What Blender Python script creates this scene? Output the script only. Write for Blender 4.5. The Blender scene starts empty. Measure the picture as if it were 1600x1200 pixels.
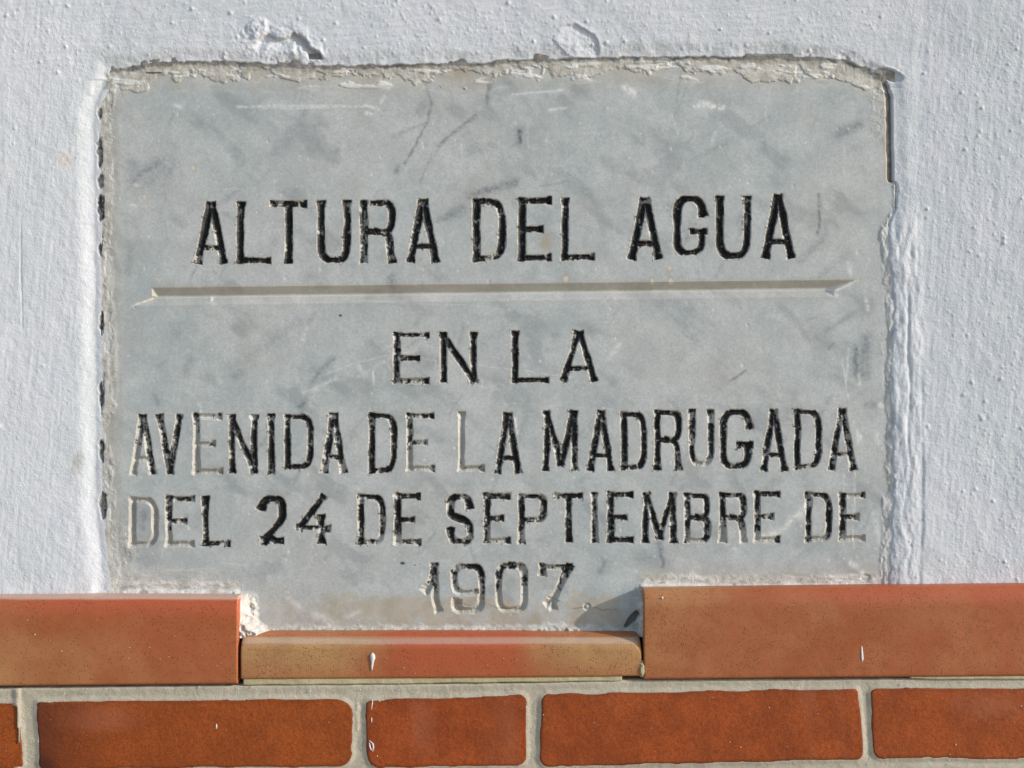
import bpy, math, random
import numpy as np
from mathutils import Vector

random.seed(7)
rng = np.random.default_rng(7)
SC = bpy.context.scene
COL = SC.collection

# ------------------------------------------------------------------ scale, camera, sky, sun
S = 0.0005              # metres per unit of the wall survey (1 unit = 0.5 mm)
DC = 2200.0             # camera distance from the face of the plaque, same units
ZC = 0.62               # height of the camera above the pavement

cam_data = bpy.data.cameras.new('camera')
cam = bpy.data.objects.new('camera', cam_data)
COL.objects.link(cam)
cam.location = (0, -DC * S, ZC)
cam.rotation_euler = (math.radians(90), 0, 0)
cam_data.sensor_width = 36
cam_data.lens = 36 * DC / 1600
cam_data.clip_start = 0.01
cam_data.clip_end = 500
SC.camera = cam

SUN = Vector((124, -44, 52)).normalized()          # towards the sun: from the right, grazing the wall
elev = math.asin(SUN.z)
world = bpy.data.worlds.new('World')
SC.world = world
world.use_nodes = True
wn = world.node_tree
for n in list(wn.nodes):
    wn.nodes.remove(n)
sky = wn.nodes.new('ShaderNodeTexSky')
sky.sky_type = 'NISHITA'
sky.sun_disc = False
sky.sun_elevation = elev
sky.sun_rotation = math.atan2(SUN.x, SUN.y)
bg = wn.nodes.new('ShaderNodeBackground')
bg.inputs['Strength'].default_value = 0.15
wo = wn.nodes.new('ShaderNodeOutputWorld')
wn.links.new(sky.outputs[0], bg.inputs['Color'])
wn.links.new(bg.outputs[0], wo.inputs['Surface'])

sun_data = bpy.data.lights.new('sun', 'SUN')
sun_data.energy = 3.1
sun_data.angle = math.radians(1.0)
sun_data.color = (1.0, 0.95, 0.88)
sun = bpy.data.objects.new('sun', sun_data)
COL.objects.link(sun)
sun.location = (3, -2, 3)
sun.rotation_euler = SUN.to_track_quat('Z', 'Y').to_euler()

SC.view_settings.view_transform = 'Standard'
SC.view_settings.look = 'None'
SC.view_settings.exposure = 0.12
SC.view_settings.gamma = 1.0

# ------------------------------------------------------------------ numeric helpers
_T = rng.random((16, 256, 256)).astype(np.float32)

def vn(x, y, seed=0):
    t = _T[seed % 16]
    ox = (seed * 37) % 251
    x = x + ox; y = y + ox * 1.7
    xi = np.floor(x).astype(np.int64); yi = np.floor(y).astype(np.int64)
    fx = x - xi; fy = y - yi
    fx = fx * fx * (3 - 2 * fx); fy = fy * fy * (3 - 2 * fy)
    x0 = xi & 255; x1 = (xi + 1) & 255; y0 = yi & 255; y1 = (yi + 1) & 255
    return ((t[x0, y0] * (1 - fx) + t[x1, y0] * fx) * (1 - fy) + (t[x0, y1] * (1 - fx) + t[x1, y1] * fx) * fy) * 2 - 1

def fbm(x, y, size, octv=4, seed=0, sy=None, gain=0.5):
    """noise of feature size `size` (units); sy: a different size down the wall"""
    sy = sy or size
    a = 1.0; s = 0.0; tot = 0.0; k = 1.0
    for i in range(octv):
        s = s + a * vn(x / size * k + i * 13.7, y / sy * k + i * 7.1, seed + i)
        tot += a; a *= gain; k *= 2.03
    return s / tot

def sstep(a, b, x):
    t = np.clip((x - a) / (b - a), 0, 1)
    return t * t * (3 - 2 * t)

def lin(x, pts):
    return np.interp(x, [p[0] for p in pts], [p[1] for p in pts])

def W(u, v, d):
    """survey (right, down, towards the viewer) -> world"""
    return np.stack([(u - 800) * S, -d * S, ZC + (600 - v) * S], -1)

def real(p, d, c):       # where a measured picture coordinate lies when its surface stands d proud
    return c + (p - c) * (DC - d) / DC
RU = lambda u, d: real(u, d, 800.0)
RV = lambda v, d: real(v, d, 600.0)

def axis(segs):
    out = []
    for a, b, st in segs:
        n = max(1, int(round((b - a) / st)))
        out += list(np.linspace(a, b, n, endpoint=False))
    out.append(segs[-1][1])
    return np.array(out, float)

def mesh_from(name, co, quads, mat, parent=None, origin=None, attrs=None, smooth=True, label=None):
    """co Nx3 world, quads Mx4; the unused vertices are dropped"""
    used = np.zeros(len(co), bool); used[quads.ravel()] = True
    idx = np.cumsum(used) - 1
    co = co[used]; quads = idx[quads]
    if origin is None:
        origin = co.mean(0)
    origin = np.array(origin, float)
    me = bpy.data.meshes.new(name)
    n = len(co); m = len(quads)
    me.vertices.add(n)
    me.vertices.foreach_set('co', (co - origin).astype(np.float32).ravel())
    me.loops.add(m * 4); me.polygons.add(m)
    me.loops.foreach_set('vertex_index', quads.astype(np.int32).ravel())
    me.polygons.foreach_set('loop_start', np.arange(0, m * 4, 4, dtype=np.int32))
    me.polygons.foreach_set('use_smooth', np.full(m, smooth))
    if attrs:
        for k, a in attrs.items():
            at = me.attributes.new(k, 'FLOAT_COLOR', 'POINT')
            c = np.ones((n, 4), np.float32); c[:, :3] = a[used]
            at.data.foreach_set('color', c.ravel())
    me.update(calc_edges=True)
    me.materials.append(mat)
    o = bpy.data.objects.new(name, me)
    COL.objects.link(o)
    if parent is not None:
        o.parent = parent
        o.location = Vector(origin) - parent.location
    else:
        o.location = Vector(origin)
    if label:
        o['label'] = label
    return o

def grid_quads(nu, nv):
    i = np.arange(nu * nv).reshape(nv, nu)
    return np.stack([i[:-1, :-1], i[1:, :-1], i[1:, 1:], i[:-1, 1:]], -1).reshape(-1, 4)

def skirted(us, vs, U, V, D, back):
    """front relief plus straight sides and a back: a solid piece"""
    nv, nu = D.shape
    co = W(U, V, D).reshape(-1, 3)
    q = grid_quads(nu, nv)
    i = np.arange(nu * nv).reshape(nv, nu)
    ring = np.concatenate([i[0, :], i[1:, -1], i[-1, -2::-1], i[-2:0:-1, 0]])
    rb = W(U.ravel()[ring], V.ravel()[ring], np.full(len(ring), back))
    nring = np.arange(len(ring)) + len(co)
    sk = np.stack([ring, np.roll(ring, -1), np.roll(nring, -1), nring], -1)
    return np.concatenate([co, rb]), np.concatenate([q, sk])

def thing(name, label, cat, loc, group=None):
    o = bpy.data.objects.new(name, None)
    COL.objects.link(o)
    o.location = loc
    o['label'] = label; o['category'] = cat
    o.empty_display_size = 0.05
    if group: o['group'] = group
    return o

# ------------------------------------------------------------------ material helpers
class NT:
    def __init__(s, name):
        s.m = bpy.data.materials.new(name); s.m.use_nodes = True
        s.t = s.m.node_tree
        for n in list(s.t.nodes): s.t.nodes.remove(n)
        s.out = s.n('ShaderNodeOutputMaterial'); s.b = s.n('ShaderNodeBsdfPrincipled')
        s.l(s.b.outputs[0], s.out.inputs['Surface'])
        s.co = s.n('ShaderNodeNewGeometry').outputs['Position']
    def n(s, t): return s.t.nodes.new(t)
    def l(s, a, b): s.t.links.new(a, b)
    def noise(s, size, det=4, rough=0.55, stretch=(1, 1, 1), w=None, dist=0.0):
        mp = s.n('ShaderNodeMapping'); mp.inputs['Scale'].default_value = [1 / (size * k) for k in stretch]
        if w: mp.inputs['Location'].default_value = (w * 3.1, w * 1.7, w * 2.3)
        s.l(s.co, mp.inputs['Vector'])
        t = s.n('ShaderNodeTexNoise'); t.inputs['Scale'].default_value = 1; t.inputs['Detail'].default_value = det
        t.inputs['Roughness'].default_value = rough; t.inputs['Distortion'].default_value = dist
        s.l(mp.outputs[0], t.inputs['Vector'])
        return t.outputs['Fac']
    def voro(s, size, w=0, rand=1):
        mp = s.n('ShaderNodeMapping'); mp.inputs['Scale'].default_value = [1 / size] * 3
        mp.inputs['Location'].default_value = (w, w, w)
        s.l(s.co, mp.inputs['Vector'])
        t = s.n('ShaderNodeTexVoronoi'); t.inputs['Scale'].default_value = 1; t.inputs['Randomness'].default_value = rand
        s.l(mp.outputs[0], t.inputs['Vector'])
        return t
    def ramp(s, x, a, b, lo=0.0, hi=1.0):
        r = s.n('ShaderNodeMapRange'); r.interpolation_type = 'SMOOTHSTEP'
        r.inputs['From Min'].default_value = a; r.inputs['From Max'].default_value = b
        r.inputs['To Min'].default_value = lo; r.inputs['To Max'].default_value = hi
        s.l(x, r.inputs['Value']); return r.outputs[0]
    def math(s, op, a, b=None):
        m = s.n('ShaderNodeMath'); m.operation = op
        for i, x in enumerate((a, b)):
            if x is None: continue
            if isinstance(x, (int, float)): m.inputs[i].default_value = x
            else: s.l(x, m.inputs[i])
        return m.outputs[0]
    def mix(s, f, a, b):
        m = s.n('ShaderNodeMix'); m.data_type = 'RGBA'
        for sock, x in ((m.inputs[0], f), (m.inputs[6], a), (m.inputs[7], b)):
            if isinstance(x, (int, float)): sock.default_value = x
            elif isinstance(x, tuple): sock.default_value = (*x, 1)
            else: s.l(x, sock)
        return m.outputs[2]
    def attr(s, name):
        a = s.n('ShaderNodeAttribute'); a.attribute_name = name
        sp = s.n('ShaderNodeSeparateColor'); s.l(a.outputs['Color'], sp.inputs[0])
        return sp.outputs[0], sp.outputs[1], sp.outputs[2]
    def bump(s, h, dist, strength=1.0, normal=None):
        b = s.n('ShaderNodeBump'); b.inputs['Distance'].default_value = dist; b.inputs['Strength'].default_value = strength
        s.l(h, b.inputs['Height'])
        if normal is not None: s.l(normal, b.inputs['Normal'])
        return b.outputs[0]
    def done(s, col, rough, normal=None, spec=0.5):
        for sock, x in ((s.b.inputs['Base Color'], col), (s.b.inputs['Roughness'], rough), (s.b.inputs['Specular IOR Level'], spec)):
            if isinstance(x, (int, float)): sock.default_value = x
            elif isinstance(x, tuple): sock.default_value = (*x, 1)
            else: s.l(x, sock)
        if normal is not None: s.l(normal, s.b.inputs['Normal'])
        return s.m

def mat_marble():
    k = NT('weathered_marble')
    paint, crust, stain_shade = k.attr('wear_light_a')
    vein, white, dark = k.attr('wear_light_b')
    big = k.noise(0.11, 3, 0.5)
    mid = k.noise(0.022, 6, 0.68, w=1, dist=.2)
    fine = k.noise(0.0016, 3, 0.6, w=2)
    c = k.mix(k.ramp(big, 0.35, 0.65), (0.450, 0.502, 0.512), (0.520, 0.538, 0.540))
    c = k.mix(k.ramp(mid, 0.38, 0.66, 0.0, 0.6), c, (0.64, 0.665, 0.665))
    c = k.mix(k.ramp(fine, 0.3, 0.7, 0.0, 0.34), c, (0.27, 0.29, 0.30))
    ws_ = k.n('ShaderNodeTexWave'); ws_.wave_type = 'BANDS'; ws_.bands_direction = 'DIAGONAL'
    ws_.inputs['Scale'].default_value = 7.0; ws_.inputs['Distortion'].default_value = 16.0; ws_.inputs['Detail'].default_value = 5.0; ws_.inputs['Detail Scale'].default_value = 1.6; ws_.inputs['Detail Roughness'].default_value = .62
    k.l(k.co, ws_.inputs['Vector'])
    c = k.mix(k.math('MULTIPLY', k.ramp(ws_.outputs['Fac'], 0.80, 1.0, 0, .12), k.ramp(k.noise(0.06, 3, .5, w=9), .45, .62)), c, (0.20, 0.225, 0.25))
    c = k.mix(k.ramp(k.noise(0.0008, 2, .8, w=11), .60, .74, 0, .35), c, (0.62, 0.63, 0.62))
    c = k.mix(vein, c, (0.125, 0.145, 0.175))
    c = k.mix(stain_shade, c, k.mix(k.ramp(mid, 0.35, 0.65), (0.42, 0.36, 0.27), (0.50, 0.45, 0.37)))
    cr = k.mix(k.ramp(k.noise(0.007, 5, 0.65, w=3), 0.32, 0.66), (0.42, 0.40, 0.35), (0.66, 0.64, 0.60))
    cr = k.mix(k.ramp(k.noise(0.0022, 4, 0.7, w=4), 0.63, 0.8, 0, 0.45), cr, (0.16, 0.14, 0.11))
    c = k.mix(crust, c, cr)
    c = k.mix(white, c, (0.80, 0.80, 0.78))
    c = k.mix(dark, c, (0.035, 0.035, 0.04))
    pc = k.mix(k.ramp(k.noise(0.0012, 4, 0.7, w=6), 0.52, 0.72, 0, 0.8), (0.006, 0.006, 0.0075), (0.16, 0.16, 0.165))
    c = k.mix(paint, c, pc)
    h = k.math('ADD', k.noise(0.0009, 4, 0.6, w=7), k.math('MULTIPLY', k.noise(0.005, 3, 0.5, w=8), 1.2))
    h = k.math('MULTIPLY', h, k.math('ADD', 0.25, k.math('MULTIPLY', k.math('MAXIMUM', crust, paint), 1.0)))
    rough = k.mix(paint, (0.5, 0.5, 0.5), (0.30, 0.30, 0.30))
    rough = k.mix(crust, rough, (0.9, 0.9, 0.9))
    return k.done(c, rough, k.bump(h, 0.00045), 0.4)

def mat_plaster():
    k = NT('whitewashed_plaster')
    dirt_shade, pink, bare = k.attr('wear_light_a')
    c = k.mix(k.ramp(k.noise(0.05, 4, 0.5), 0.35, 0.65), (0.665, 0.705, 0.748), (0.705, 0.725, 0.782))
    c = k.mix(k.ramp(k.noise(0.006, 5, 0.65, w=1), 0.5, 0.78, 0, 0.3), c, (0.58, 0.58, 0.58))
    c = k.mix(pink, c, (0.72, 0.60, 0.57))
    c = k.mix(dirt_shade, c, k.mix(k.ramp(k.noise(0.003, 4, 0.7, w=2), 0.35, 0.65), (0.24, 0.22, 0.17), (0.5, 0.47, 0.4)))
    c = k.mix(bare, c, (0.045, 0.045, 0.055))
    h = k.math('ADD', k.noise(0.0011, 5, 0.62, w=3), k.math('MULTIPLY', k.noise(0.0045, 4, 0.55, w=4), 1.3))
    return k.done(c, 0.88, k.bump(h, 0.00075, 0.55), 0.25)

def mat_tile():
    k = NT('glazed_coping_tile')
    flame, tan, dk = k.attr('wear_light_a')
    mott = k.noise(0.03, 5, 0.65, dist=.6)
    c = k.mix(k.ramp(mott, 0.3, 0.7), (0.385, 0.105, 0.030), (0.45, 0.150, 0.058))
    c = k.mix(flame, c, (0.50, 0.112, 0.040))
    c = k.mix(tan, c, k.mix(k.ramp(mott, 0.3, 0.7), (0.44, 0.235, 0.10), (0.54, 0.31, 0.125)))
    v = k.voro(0.0021)
    sz = k.n('ShaderNodeSeparateColor'); k.l(v.outputs['Color'], sz.inputs[0])
    spot = k.math('MULTIPLY', k.ramp(v.outputs['Distance'], 0.20, 0.36, 1, 0), k.ramp(sz.outputs[0], 0.35, 0.65, 0, 0.9))
    v2 = k.voro(0.0012, 4)
    sz2 = k.n('ShaderNodeSeparateColor'); k.l(v2.outputs['Color'], sz2.inputs[0])
    spot2 = k.math('MULTIPLY', k.ramp(v2.outputs['Distance'], 0.22, 0.42, 1, 0), k.ramp(sz2.outputs[1], 0.5, 0.75, 0, 0.7))
    spd = k.math('MULTIPLY', k.math('MAXIMUM', spot, spot2), k.ramp(k.noise(0.018, 3, .6, w=8), .36, .62, .45, .95))
    c = k.mix(spd, c, (0.15, 0.055, 0.022))
    c = k.mix(k.ramp(k.noise(0.0007, 2, 0.6, w=5), 0.3, 0.7, 0, 0.18), c, (0.2, 0.08, 0.04))
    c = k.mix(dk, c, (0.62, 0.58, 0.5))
    h = k.math('ADD', k.noise(0.0012, 3, 0.6, w=2), k.math('MULTIPLY', k.noise(0.012, 2, 0.5, w=3), 2.0))
    return k.done(c, 0.42, k.bump(h, 0.00012), 0.45)

def mat_brick():
    k = NT('sanded_brick')
    fr, dk, sp = k.attr('wear_light_a')
    oi = k.n('ShaderNodeObjectInfo').outputs['Random']
    c = k.mix(k.ramp(k.noise(0.028, 5, 0.7), 0.36, 0.64), (0.30, 0.056, 0.0075), (0.44, 0.088, 0.013))
    c = k.mix(k.math('MULTIPLY', oi, 0.35), c, (0.40, 0.11, 0.010))
    c = k.mix(k.ramp(k.noise(0.0015, 5, 0.8, w=1), 0.42, 0.66, 0, 0.8), c, (0.16, 0.03, 0.011))
    c = k.mix(k.ramp(k.noise(0.00075, 2, 0.7, w=2), 0.60, 0.72, 0, 0.6), c, (0.70, 0.27, 0.11))
    c = k.mix(fr, c, (0.40, 0.15, 0.085))
    c = k.mix(dk, c, (0.09, 0.022, 0.011))
    h = k.math('ADD', k.noise(0.0008, 4, 0.7, w=3), k.math('MULTIPLY', k.noise(0.003, 3, 0.5, w=4), 0.8))
    return k.done(c, 0.62, k.bump(h, 0.0005, 0.8), 0.28)

def mat_grout(name, a, b, d):
    k = NT(name)
    c = k.mix(k.ramp(k.noise(0.012, 5, 0.6), 0.3, 0.7), a, b)
    c = k.mix(k.ramp(k.noise(0.0015, 3, 0.6, w=1), 0.6, 0.8, 0, 0.4), c, d)
    c = k.mix(k.ramp(k.noise(0.004, 4, 0.7, w=5), 0.55, 0.7, 0, 0.35), c, (0.30, 0.27, 0.21))
    h = k.math('ADD', k.noise(0.0012, 5, 0.7, w=3), k.math('MULTIPLY', k.noise(0.005, 3, 0.6, w=6), 1.5))
    return k.done(c, 0.85, k.bump(h, 0.0006, 0.9), 0.2)

def mat_plain(name, a, b, size, rough, bd):
    k = NT(name)
    c = k.mix(k.ramp(k.noise(size, 5, 0.6), 0.3, 0.7), a, b)
    return k.done(c, rough, k.bump(k.noise(size * 0.3, 4, 0.6, w=2), bd), 0.3)

M_MARBLE = mat_marble(); M_PLASTER = mat_plaster(); M_TILE = mat_tile(); M_BRICK = mat_brick()
M_GROUT = mat_grout('grey_grout', (0.47, 0.425, 0.335), (0.56, 0.51, 0.41), (0.26, 0.22, 0.16))
M_MORTAR = mat_grout('pale_mortar', (0.50, 0.47, 0.40), (0.62, 0.59, 0.52), (0.25, 0.22, 0.17))
M_YELLOW = mat_grout('cream_tile_body', (0.50, 0.43, 0.25), (0.60, 0.53, 0.34), (0.2, 0.17, 0.1))
M_DRIP = mat_plain('dried_white_paint', (0.72, 0.71, 0.72), (0.8, 0.79, 0.8), 0.004, 0.5, 0.0002)
M_PAVE = mat_plain('pavement_concrete', (0.30, 0.27, 0.22), (0.38, 0.34, 0.28), 0.15, 0.9, 0.003)

# ------------------------------------------------------------------ the pavement
def pavement():
    us = np.linspace(-6, 6, 40); ys = np.linspace(-9, 0.05, 30)
    X, Y = np.meshgrid(us, ys)
    Z = 0.004 * fbm(X, Y, 0.8, 3, 2)
    co = np.stack([X, Y, Z], -1).reshape(-1, 3)
    o = mesh_from('pavement', co, grid_quads(40, 30)[:, ::-1], M_PAVE, origin=(0, 0, 0))
    o['kind'] = 'structure'
pavement()

# ------------------------------------------------------------------ outline of the opening in the plaster
TOP = [(150, 118), (165, 113), (200, 108), (240, 102), (300, 99), (380, 101), (440, 104), (520, 106), (600, 104), (700, 102), (765, 101), (790, 96),
       (830, 95), (900, 93), (1000, 92), (1100, 91), (1200, 91), (1270, 92), (1325, 97), (1348, 108), (1370, 121), (1392, 134)]
LEFT = [(100, 176), (118, 172), (140, 163), (168, 152), (200, 152), (300, 153.5), (500, 154.5), (600, 156), (700, 155), (800, 156), (850, 163), (930, 168)]
RIGHT = [(100, 1380), (130, 1386), (150, 1392), (255, 1394), (280, 1394), (293, 1400), (330, 1395), (350, 1388), (362, 1383), (405, 1385), (430, 1391), (520, 1393), (560, 1391),
         (600, 1389), (680, 1390), (760, 1391), (850, 1389), (905, 1386), (940, 1384)]

def opening(U, V):
    """> 0 on the plaster, < 0 inside the opening"""
    wob = fbm(U, V, 16, 4, 3) * 2.6 + fbm(U, V, 4, 2, 5) * 0.8
    wobr = wob * 1.7 + fbm(U, V, 40, 2, 9) * 3
    a = lin(V, LEFT) - U + wob * 0.9 + 2.2 * fbm(U, V, 34, 3, 12)
    b = U - lin(V, RIGHT) + np.where(V > 290, wobr, wob * 0.3)
    c = lin(U, TOP) - V + wob * 1.35
    return np.maximum(np.maximum(a, b), c)

# ------------------------------------------------------------------ the plaster wall
def plaster_wall():
    st = 1.45
    us = axis([(-2400, -300, 60), (-300, -30, 10), (-30, 1630, st), (1630, 1900, 10), (1900, 4000, 60)])
    vs = axis([(-2600, -300, 70), (-300, -25, 10), (-25, 946, st)])
    U, V = np.meshgrid(us, vs)
    sd = opening(U, V)
    infr = (U > -60) & (U < 1660) & (V > -50)
    lft = sstep(230, 60, U); rgt = sstep(1370, 1420, U); top = sstep(150, 90, V) * (1 - rgt)
    H = 4.6 + 0.8 * fbm(U, V, 260, 3, 1)
    # slopes shaped for the shading: left turned sunward, right and top right turned away
    H += np.where(U < 160, (160 - U) * 0.055, 0) * sstep(-700, -60, U)
    H += np.clip(U - 1440, 0, 260) * 0.045 * sstep(1100, 500, V) + np.clip(90 - V, 0, 160) * .05 * sstep(500, 1500, U)
    H += 0.85 * fbm(U, V, 46, 3, 2)
    H += 0.42 * fbm(U, V, 13, 4, 4) + 0.55 * fbm(U, V, 85, 3, 5)
    # brush marks: upright on the sides, level along the top
    tilt = 0.35
    bu = U + V * 0.08
    H += rgt * 0.36 * fbm(bu, V, 5.0, 3, 6, sy=46)
    H += lft * 0.32 * fbm(bu, V, 4.0, 3, 7, sy=60)
    H += top * 0.45 * fbm(U, V + U * 0.12, 26, 3, 8, sy=4.5)
    H += 0.16 * fbm(U, V, 3.2, 2, 10)
    # built-up ragged band beside the right edge of the plaque, with the valley outside it
    band = sstep(0, 10, sd) * sstep(56, 38, sd) * (U > 1370) * sstep(300, 380, V)
    H += band * (1.1 + 1.7 * fbm(U, V, 15, 4, 11, sy=40) + 0.9 * fbm(U, V, 6, 3, 12, sy=18))
    vx = 1439 + 6 * fbm(V, V * 0, 90, 3, 13)
    H += 2.1 * sstep(-3.0, 3.5, U - vx) * np.exp(-np.clip(U - vx, 0, None) / 60.0) * sstep(480, 640, V) * (0.75 + 0.5 * fbm(U, V, 40, 2, 14))
    vx2 = 1418 + 5 * fbm(V, V * 0, 60, 3, 12)
    H -= 1.6 * np.exp(-((U - vx2) / 3.0) ** 2) * sstep(400, 480, V) * sstep(820, 640, V)
    # roughness along the rim
    rim = np.exp(-np.abs(sd) / 12.0)
    H += rim * (1.0 * fbm(U, V, 9, 4, 15) + 0.3)
    # left rim lumps
    lrim = sstep(60, 150, U) * (U < 175)
    H += lrim * 0.6 * fbm(U, V, 11, 4, 1, sy=16)
    # pimples thrown up by sand in the whitewash
    def dab(cu, cv, r, h, ell=1.0):
        i0, i1 = np.searchsorted(vs, [cv - 3 * r, cv + 3 * r]); j0, j1 = np.searchsorted(us, [cu - 3 * r * ell, cu + 3 * r * ell])
        if i1 <= i0 or j1 <= j0: return
        uu = U[i0:i1, j0:j1] - cu; vv = V[i0:i1, j0:j1] - cv
        H[i0:i1, j0:j1] += h * np.exp(-((uu / (r * ell)) ** 2 + (vv / r) ** 2))
    R = random.Random(3)
    for _ in range(9500):
        cu = R.uniform(0, 1600); cv = R.uniform(0, 930)
        if 165 < cu < 1385 and cv > 92: continue
        dens = 0.12
        if cv < 100 and 560 < cu < 860: dens = 0.95
        elif cv < 100 and cu < 360: dens = 0.7
        elif cv < 100 and cu < 1400: dens = 0.5
        elif cu > 1500: dens = 0.95
        elif cu > 1440: dens = 0.4
        elif cu < 150 and cv < 260: dens = 0.4
        if R.random() > dens: continue
        big = R.random() < 0.14
        big = big and R.random() < .35
        dab(cu, cv, R.uniform(2.0, 2.8) if big else R.uniform(1.4, 1.9), R.uniform(1.3, 2.1) if big else R.uniform(0.3, 1.0))
    # blistered patch above the top edge, its skin broken away
    def blob(cu, cv, ru, rv, ang=0, n=0.25, seed=3):
        c, s = math.cos(ang), math.sin(ang)
        a = ((U - cu) * c + (V - cv) * s) / ru; b = (-(U - cu) * s + (V - cv) * c) / rv
        return np.sqrt(a * a + b * b) + n * fbm(U, V, 14, 4, seed)
    rough = sstep(1.15, 0.8, blob(440, 72, 78, 30, 0.25))
    H += rough * (1.5 * fbm(U, V, 8, 4, 2) + 0.9 * fbm(U, V, 3.8, 2, 3))
    lump = sstep(1.1, 0.7, blob(402, 45, 19, 17))
    H += lump * (2.0 + 1.6 * fbm(U, V, 7, 3, 5))
    # the peeled hollow: a skin of old paint overhangs it along its upper edge
    EDGE = [(400, 70), (412, 58), (421, 54), (427, 57), (430, 60), (438, 62), (446, 61), (453, 58), (457, 53), (460, 51), (464, 55), (468, 55),
            (474, 59), (480, 64), (484, 74), (492, 79), (500, 82), (505, 90), (512, 96)]
    ev = lin(U, EDGE) + 0.7 * fbm(U, V, 6, 3, 6)
    inx = sstep(396, 410, U) * sstep(508, 500, U) * (V < 93)
    below = V - ev
    hol = sstep(-0.7, 0.9, below) * inx
    deep = sstep(30, 4, below) * sstep(450, 466, U) * sstep(508, 500, U)
    shal = sstep(24, 3, below) * (1 - sstep(450, 466, U))
    H -= hol * (7.0 * deep + 5.0 * shal)
    skin = sstep(26, 5, -below) * (1 - sstep(-0.7, 0.9, below)) * sstep(420, 432, U) * sstep(508, 500, U)
    H += skin * 2.1 * (0.75 + 0.25 * sstep(16, 1, -below))
    H[...] = np.where(hol * deep > 0.4, H + 0.25 * fbm(U, V, 5, 2, 1), H)
    # second flaked patch
    fl = blob(903, 68, 40, 24, 0.5, 0.22, 8)
    flk = sstep(1.02, 0.92, fl)
    ur = sstep(-20, 14, (U - 903) * .8 - (V - 68) * .6)
    H -= flk * 2.3 * ur * sstep(94, 70, V)
    H += flk * (1.0 - ur) * 1.0
    H += flk * 1.0 * fbm(U, V, 6, 3, 9)
    H += sstep(1.35, 1.05, fl) * (1 - flk) * 0.9 * ur
    # torn lower right corner of the top edge, open hollow beside it
    hc = np.sqrt((((U - 1389) * .94 + (V - 118) * .34) / 24) ** 2 + (((V - 118) * .94 - (U - 1389) * .34) / 8.5) ** 2) + 0.25 * fbm(U, V, 9, 3, 2)
    H -= 4.4 * sstep(1.05, 0.75, hc)
    H = np.where(hc < 1.05, np.maximum(H, 0.9 + .3 * fbm(U, V, 8, 2, 2)), H)
    H += 1.0 * sstep(0.3, 0.0, np.abs(hc - 1.2)) * (V < 118) * (U > 1380)
    tr = sstep(1.1, 0.7, blob(1345, 100, 42, 12, 0.45, 0.35, 4))
    H += tr * (1.7 * fbm(U, V, 7, 4, 6) - 0.5)
    # smooth trowelled strip next to the upper right edge
    strip = sstep(1416, 1404, U) * sstep(130, 145, V) * sstep(305, 285, V) * (U > 1388)
    H = H * (1 - .5 * strip) + 4.0 * .5 * strip
    # chamfered lump in the upper left corner
    cl = sstep(1.05, 0.75, np.sqrt(((U - 160) / 15.0) ** 2 + ((V - 138) / 26.0) ** 2))
    H = H * (1 - cl) + cl * (5.0 - (U - 145) * 0.10 - (V - 120) * .02)
    # crack near the left border and the rim falling back to the stone
    ck = np.abs(U - (38 + 3 * fbm(V, V * 0, 120, 2, 3)))
    H -= 1.0 * sstep(1.6, 0.2, ck) * sstep(340, 380, V) * sstep(530, 500, V)
    wid = np.where((U < 200) & (V > 125), 8.0, 4.0)
    wid = np.where(U < 400, wid, np.where(U > 1370, 5.0, 3.5))
    wid = np.where((U > 1370) & (V > 130) & (V < 285), 2.2, wid)
    fall = sstep(wid, -2.0, sd)
    H = H * (1 - fall) + (-9.0) * fall
    # foot: the plaster runs out on the coping
    foot = np.where(U < 800, 932.0, 921.0)
    H += sstep(foot - 30, foot, V) * (1.2 + 1.4 * fbm(U, V, 10, 4, 7))
    # the skin thins out beside the stone
    near = sstep(26, 4, sd) * np.where(U > 1370, 1.0, np.where(V < 140, .95 + .9 * fbm(U, V, 45, 3, 2), 1.0))
    H -= sstep(34, 2, sd) * (U < 200) * (V > 125) * (H - 1.2 - .9 * fbm(U, V, 24, 3, 5)) * .9
    H -= near * np.where(V < 140, 3.7, 2.2) * (1 - fall)
    # wear masks, with some shade put in beside the dirt
    dirt_shade = np.zeros_like(H); pink = np.zeros_like(H); bare = np.zeros_like(H)
    nz = fbm(U, V, 7, 4, 12); nz2 = fbm(U, V, 22, 3, 9)
    topedge = (V < 140) & (sd < 7) & (U < 1395)
    dirt_shade = np.maximum(dirt_shade, topedge * sstep(4.0, 0.5, sd + 3.5 * nz) * 0.75)  # dirt along the lip, with its thin shadow line put in
    rg = (U > 1372) & (V > 125) & (V < 285)
    dirt_shade = np.maximum(dirt_shade, rg * sstep(1.2, -1.5, sd) * 0.9)
    dirt_shade = np.maximum(dirt_shade, sstep(1.0, 0.1, blob(124, 722, 13, 32, 0.35, 0.5)) * 0.42)
    dirt_shade = np.maximum(dirt_shade, deep * hol * 0.35)  # shade under the overhanging skin, put into the colour
    dirt_shade = np.maximum(dirt_shade, sstep(foot - 8, foot + 2, V + 5 * nz) * 0.45)
    dirt_shade = np.maximum(dirt_shade, sstep(foot - 60, foot, V) * sstep(0.1, 0.6, nz2) * 0.16)
    dirt_shade = np.maximum(dirt_shade, sstep(1.1, 0.6, blob(1325, 98, 34, 10, 0.3, 0.3)) * sstep(-0.2, 0.3, nz) * 0.7)
    pink = np.maximum(pink, sstep(1.0, 0.75, blob(104, 252, 14, 13, 0.3, 0.2)) * 0.6)
    pink = np.maximum(pink, sstep(1.0, 0.5, blob(1385, 660, 8, 60, 0, 0.4)) * 0.7)
    # dark open dashes of the joint down the left edge
    dash = np.zeros_like(H)
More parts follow.
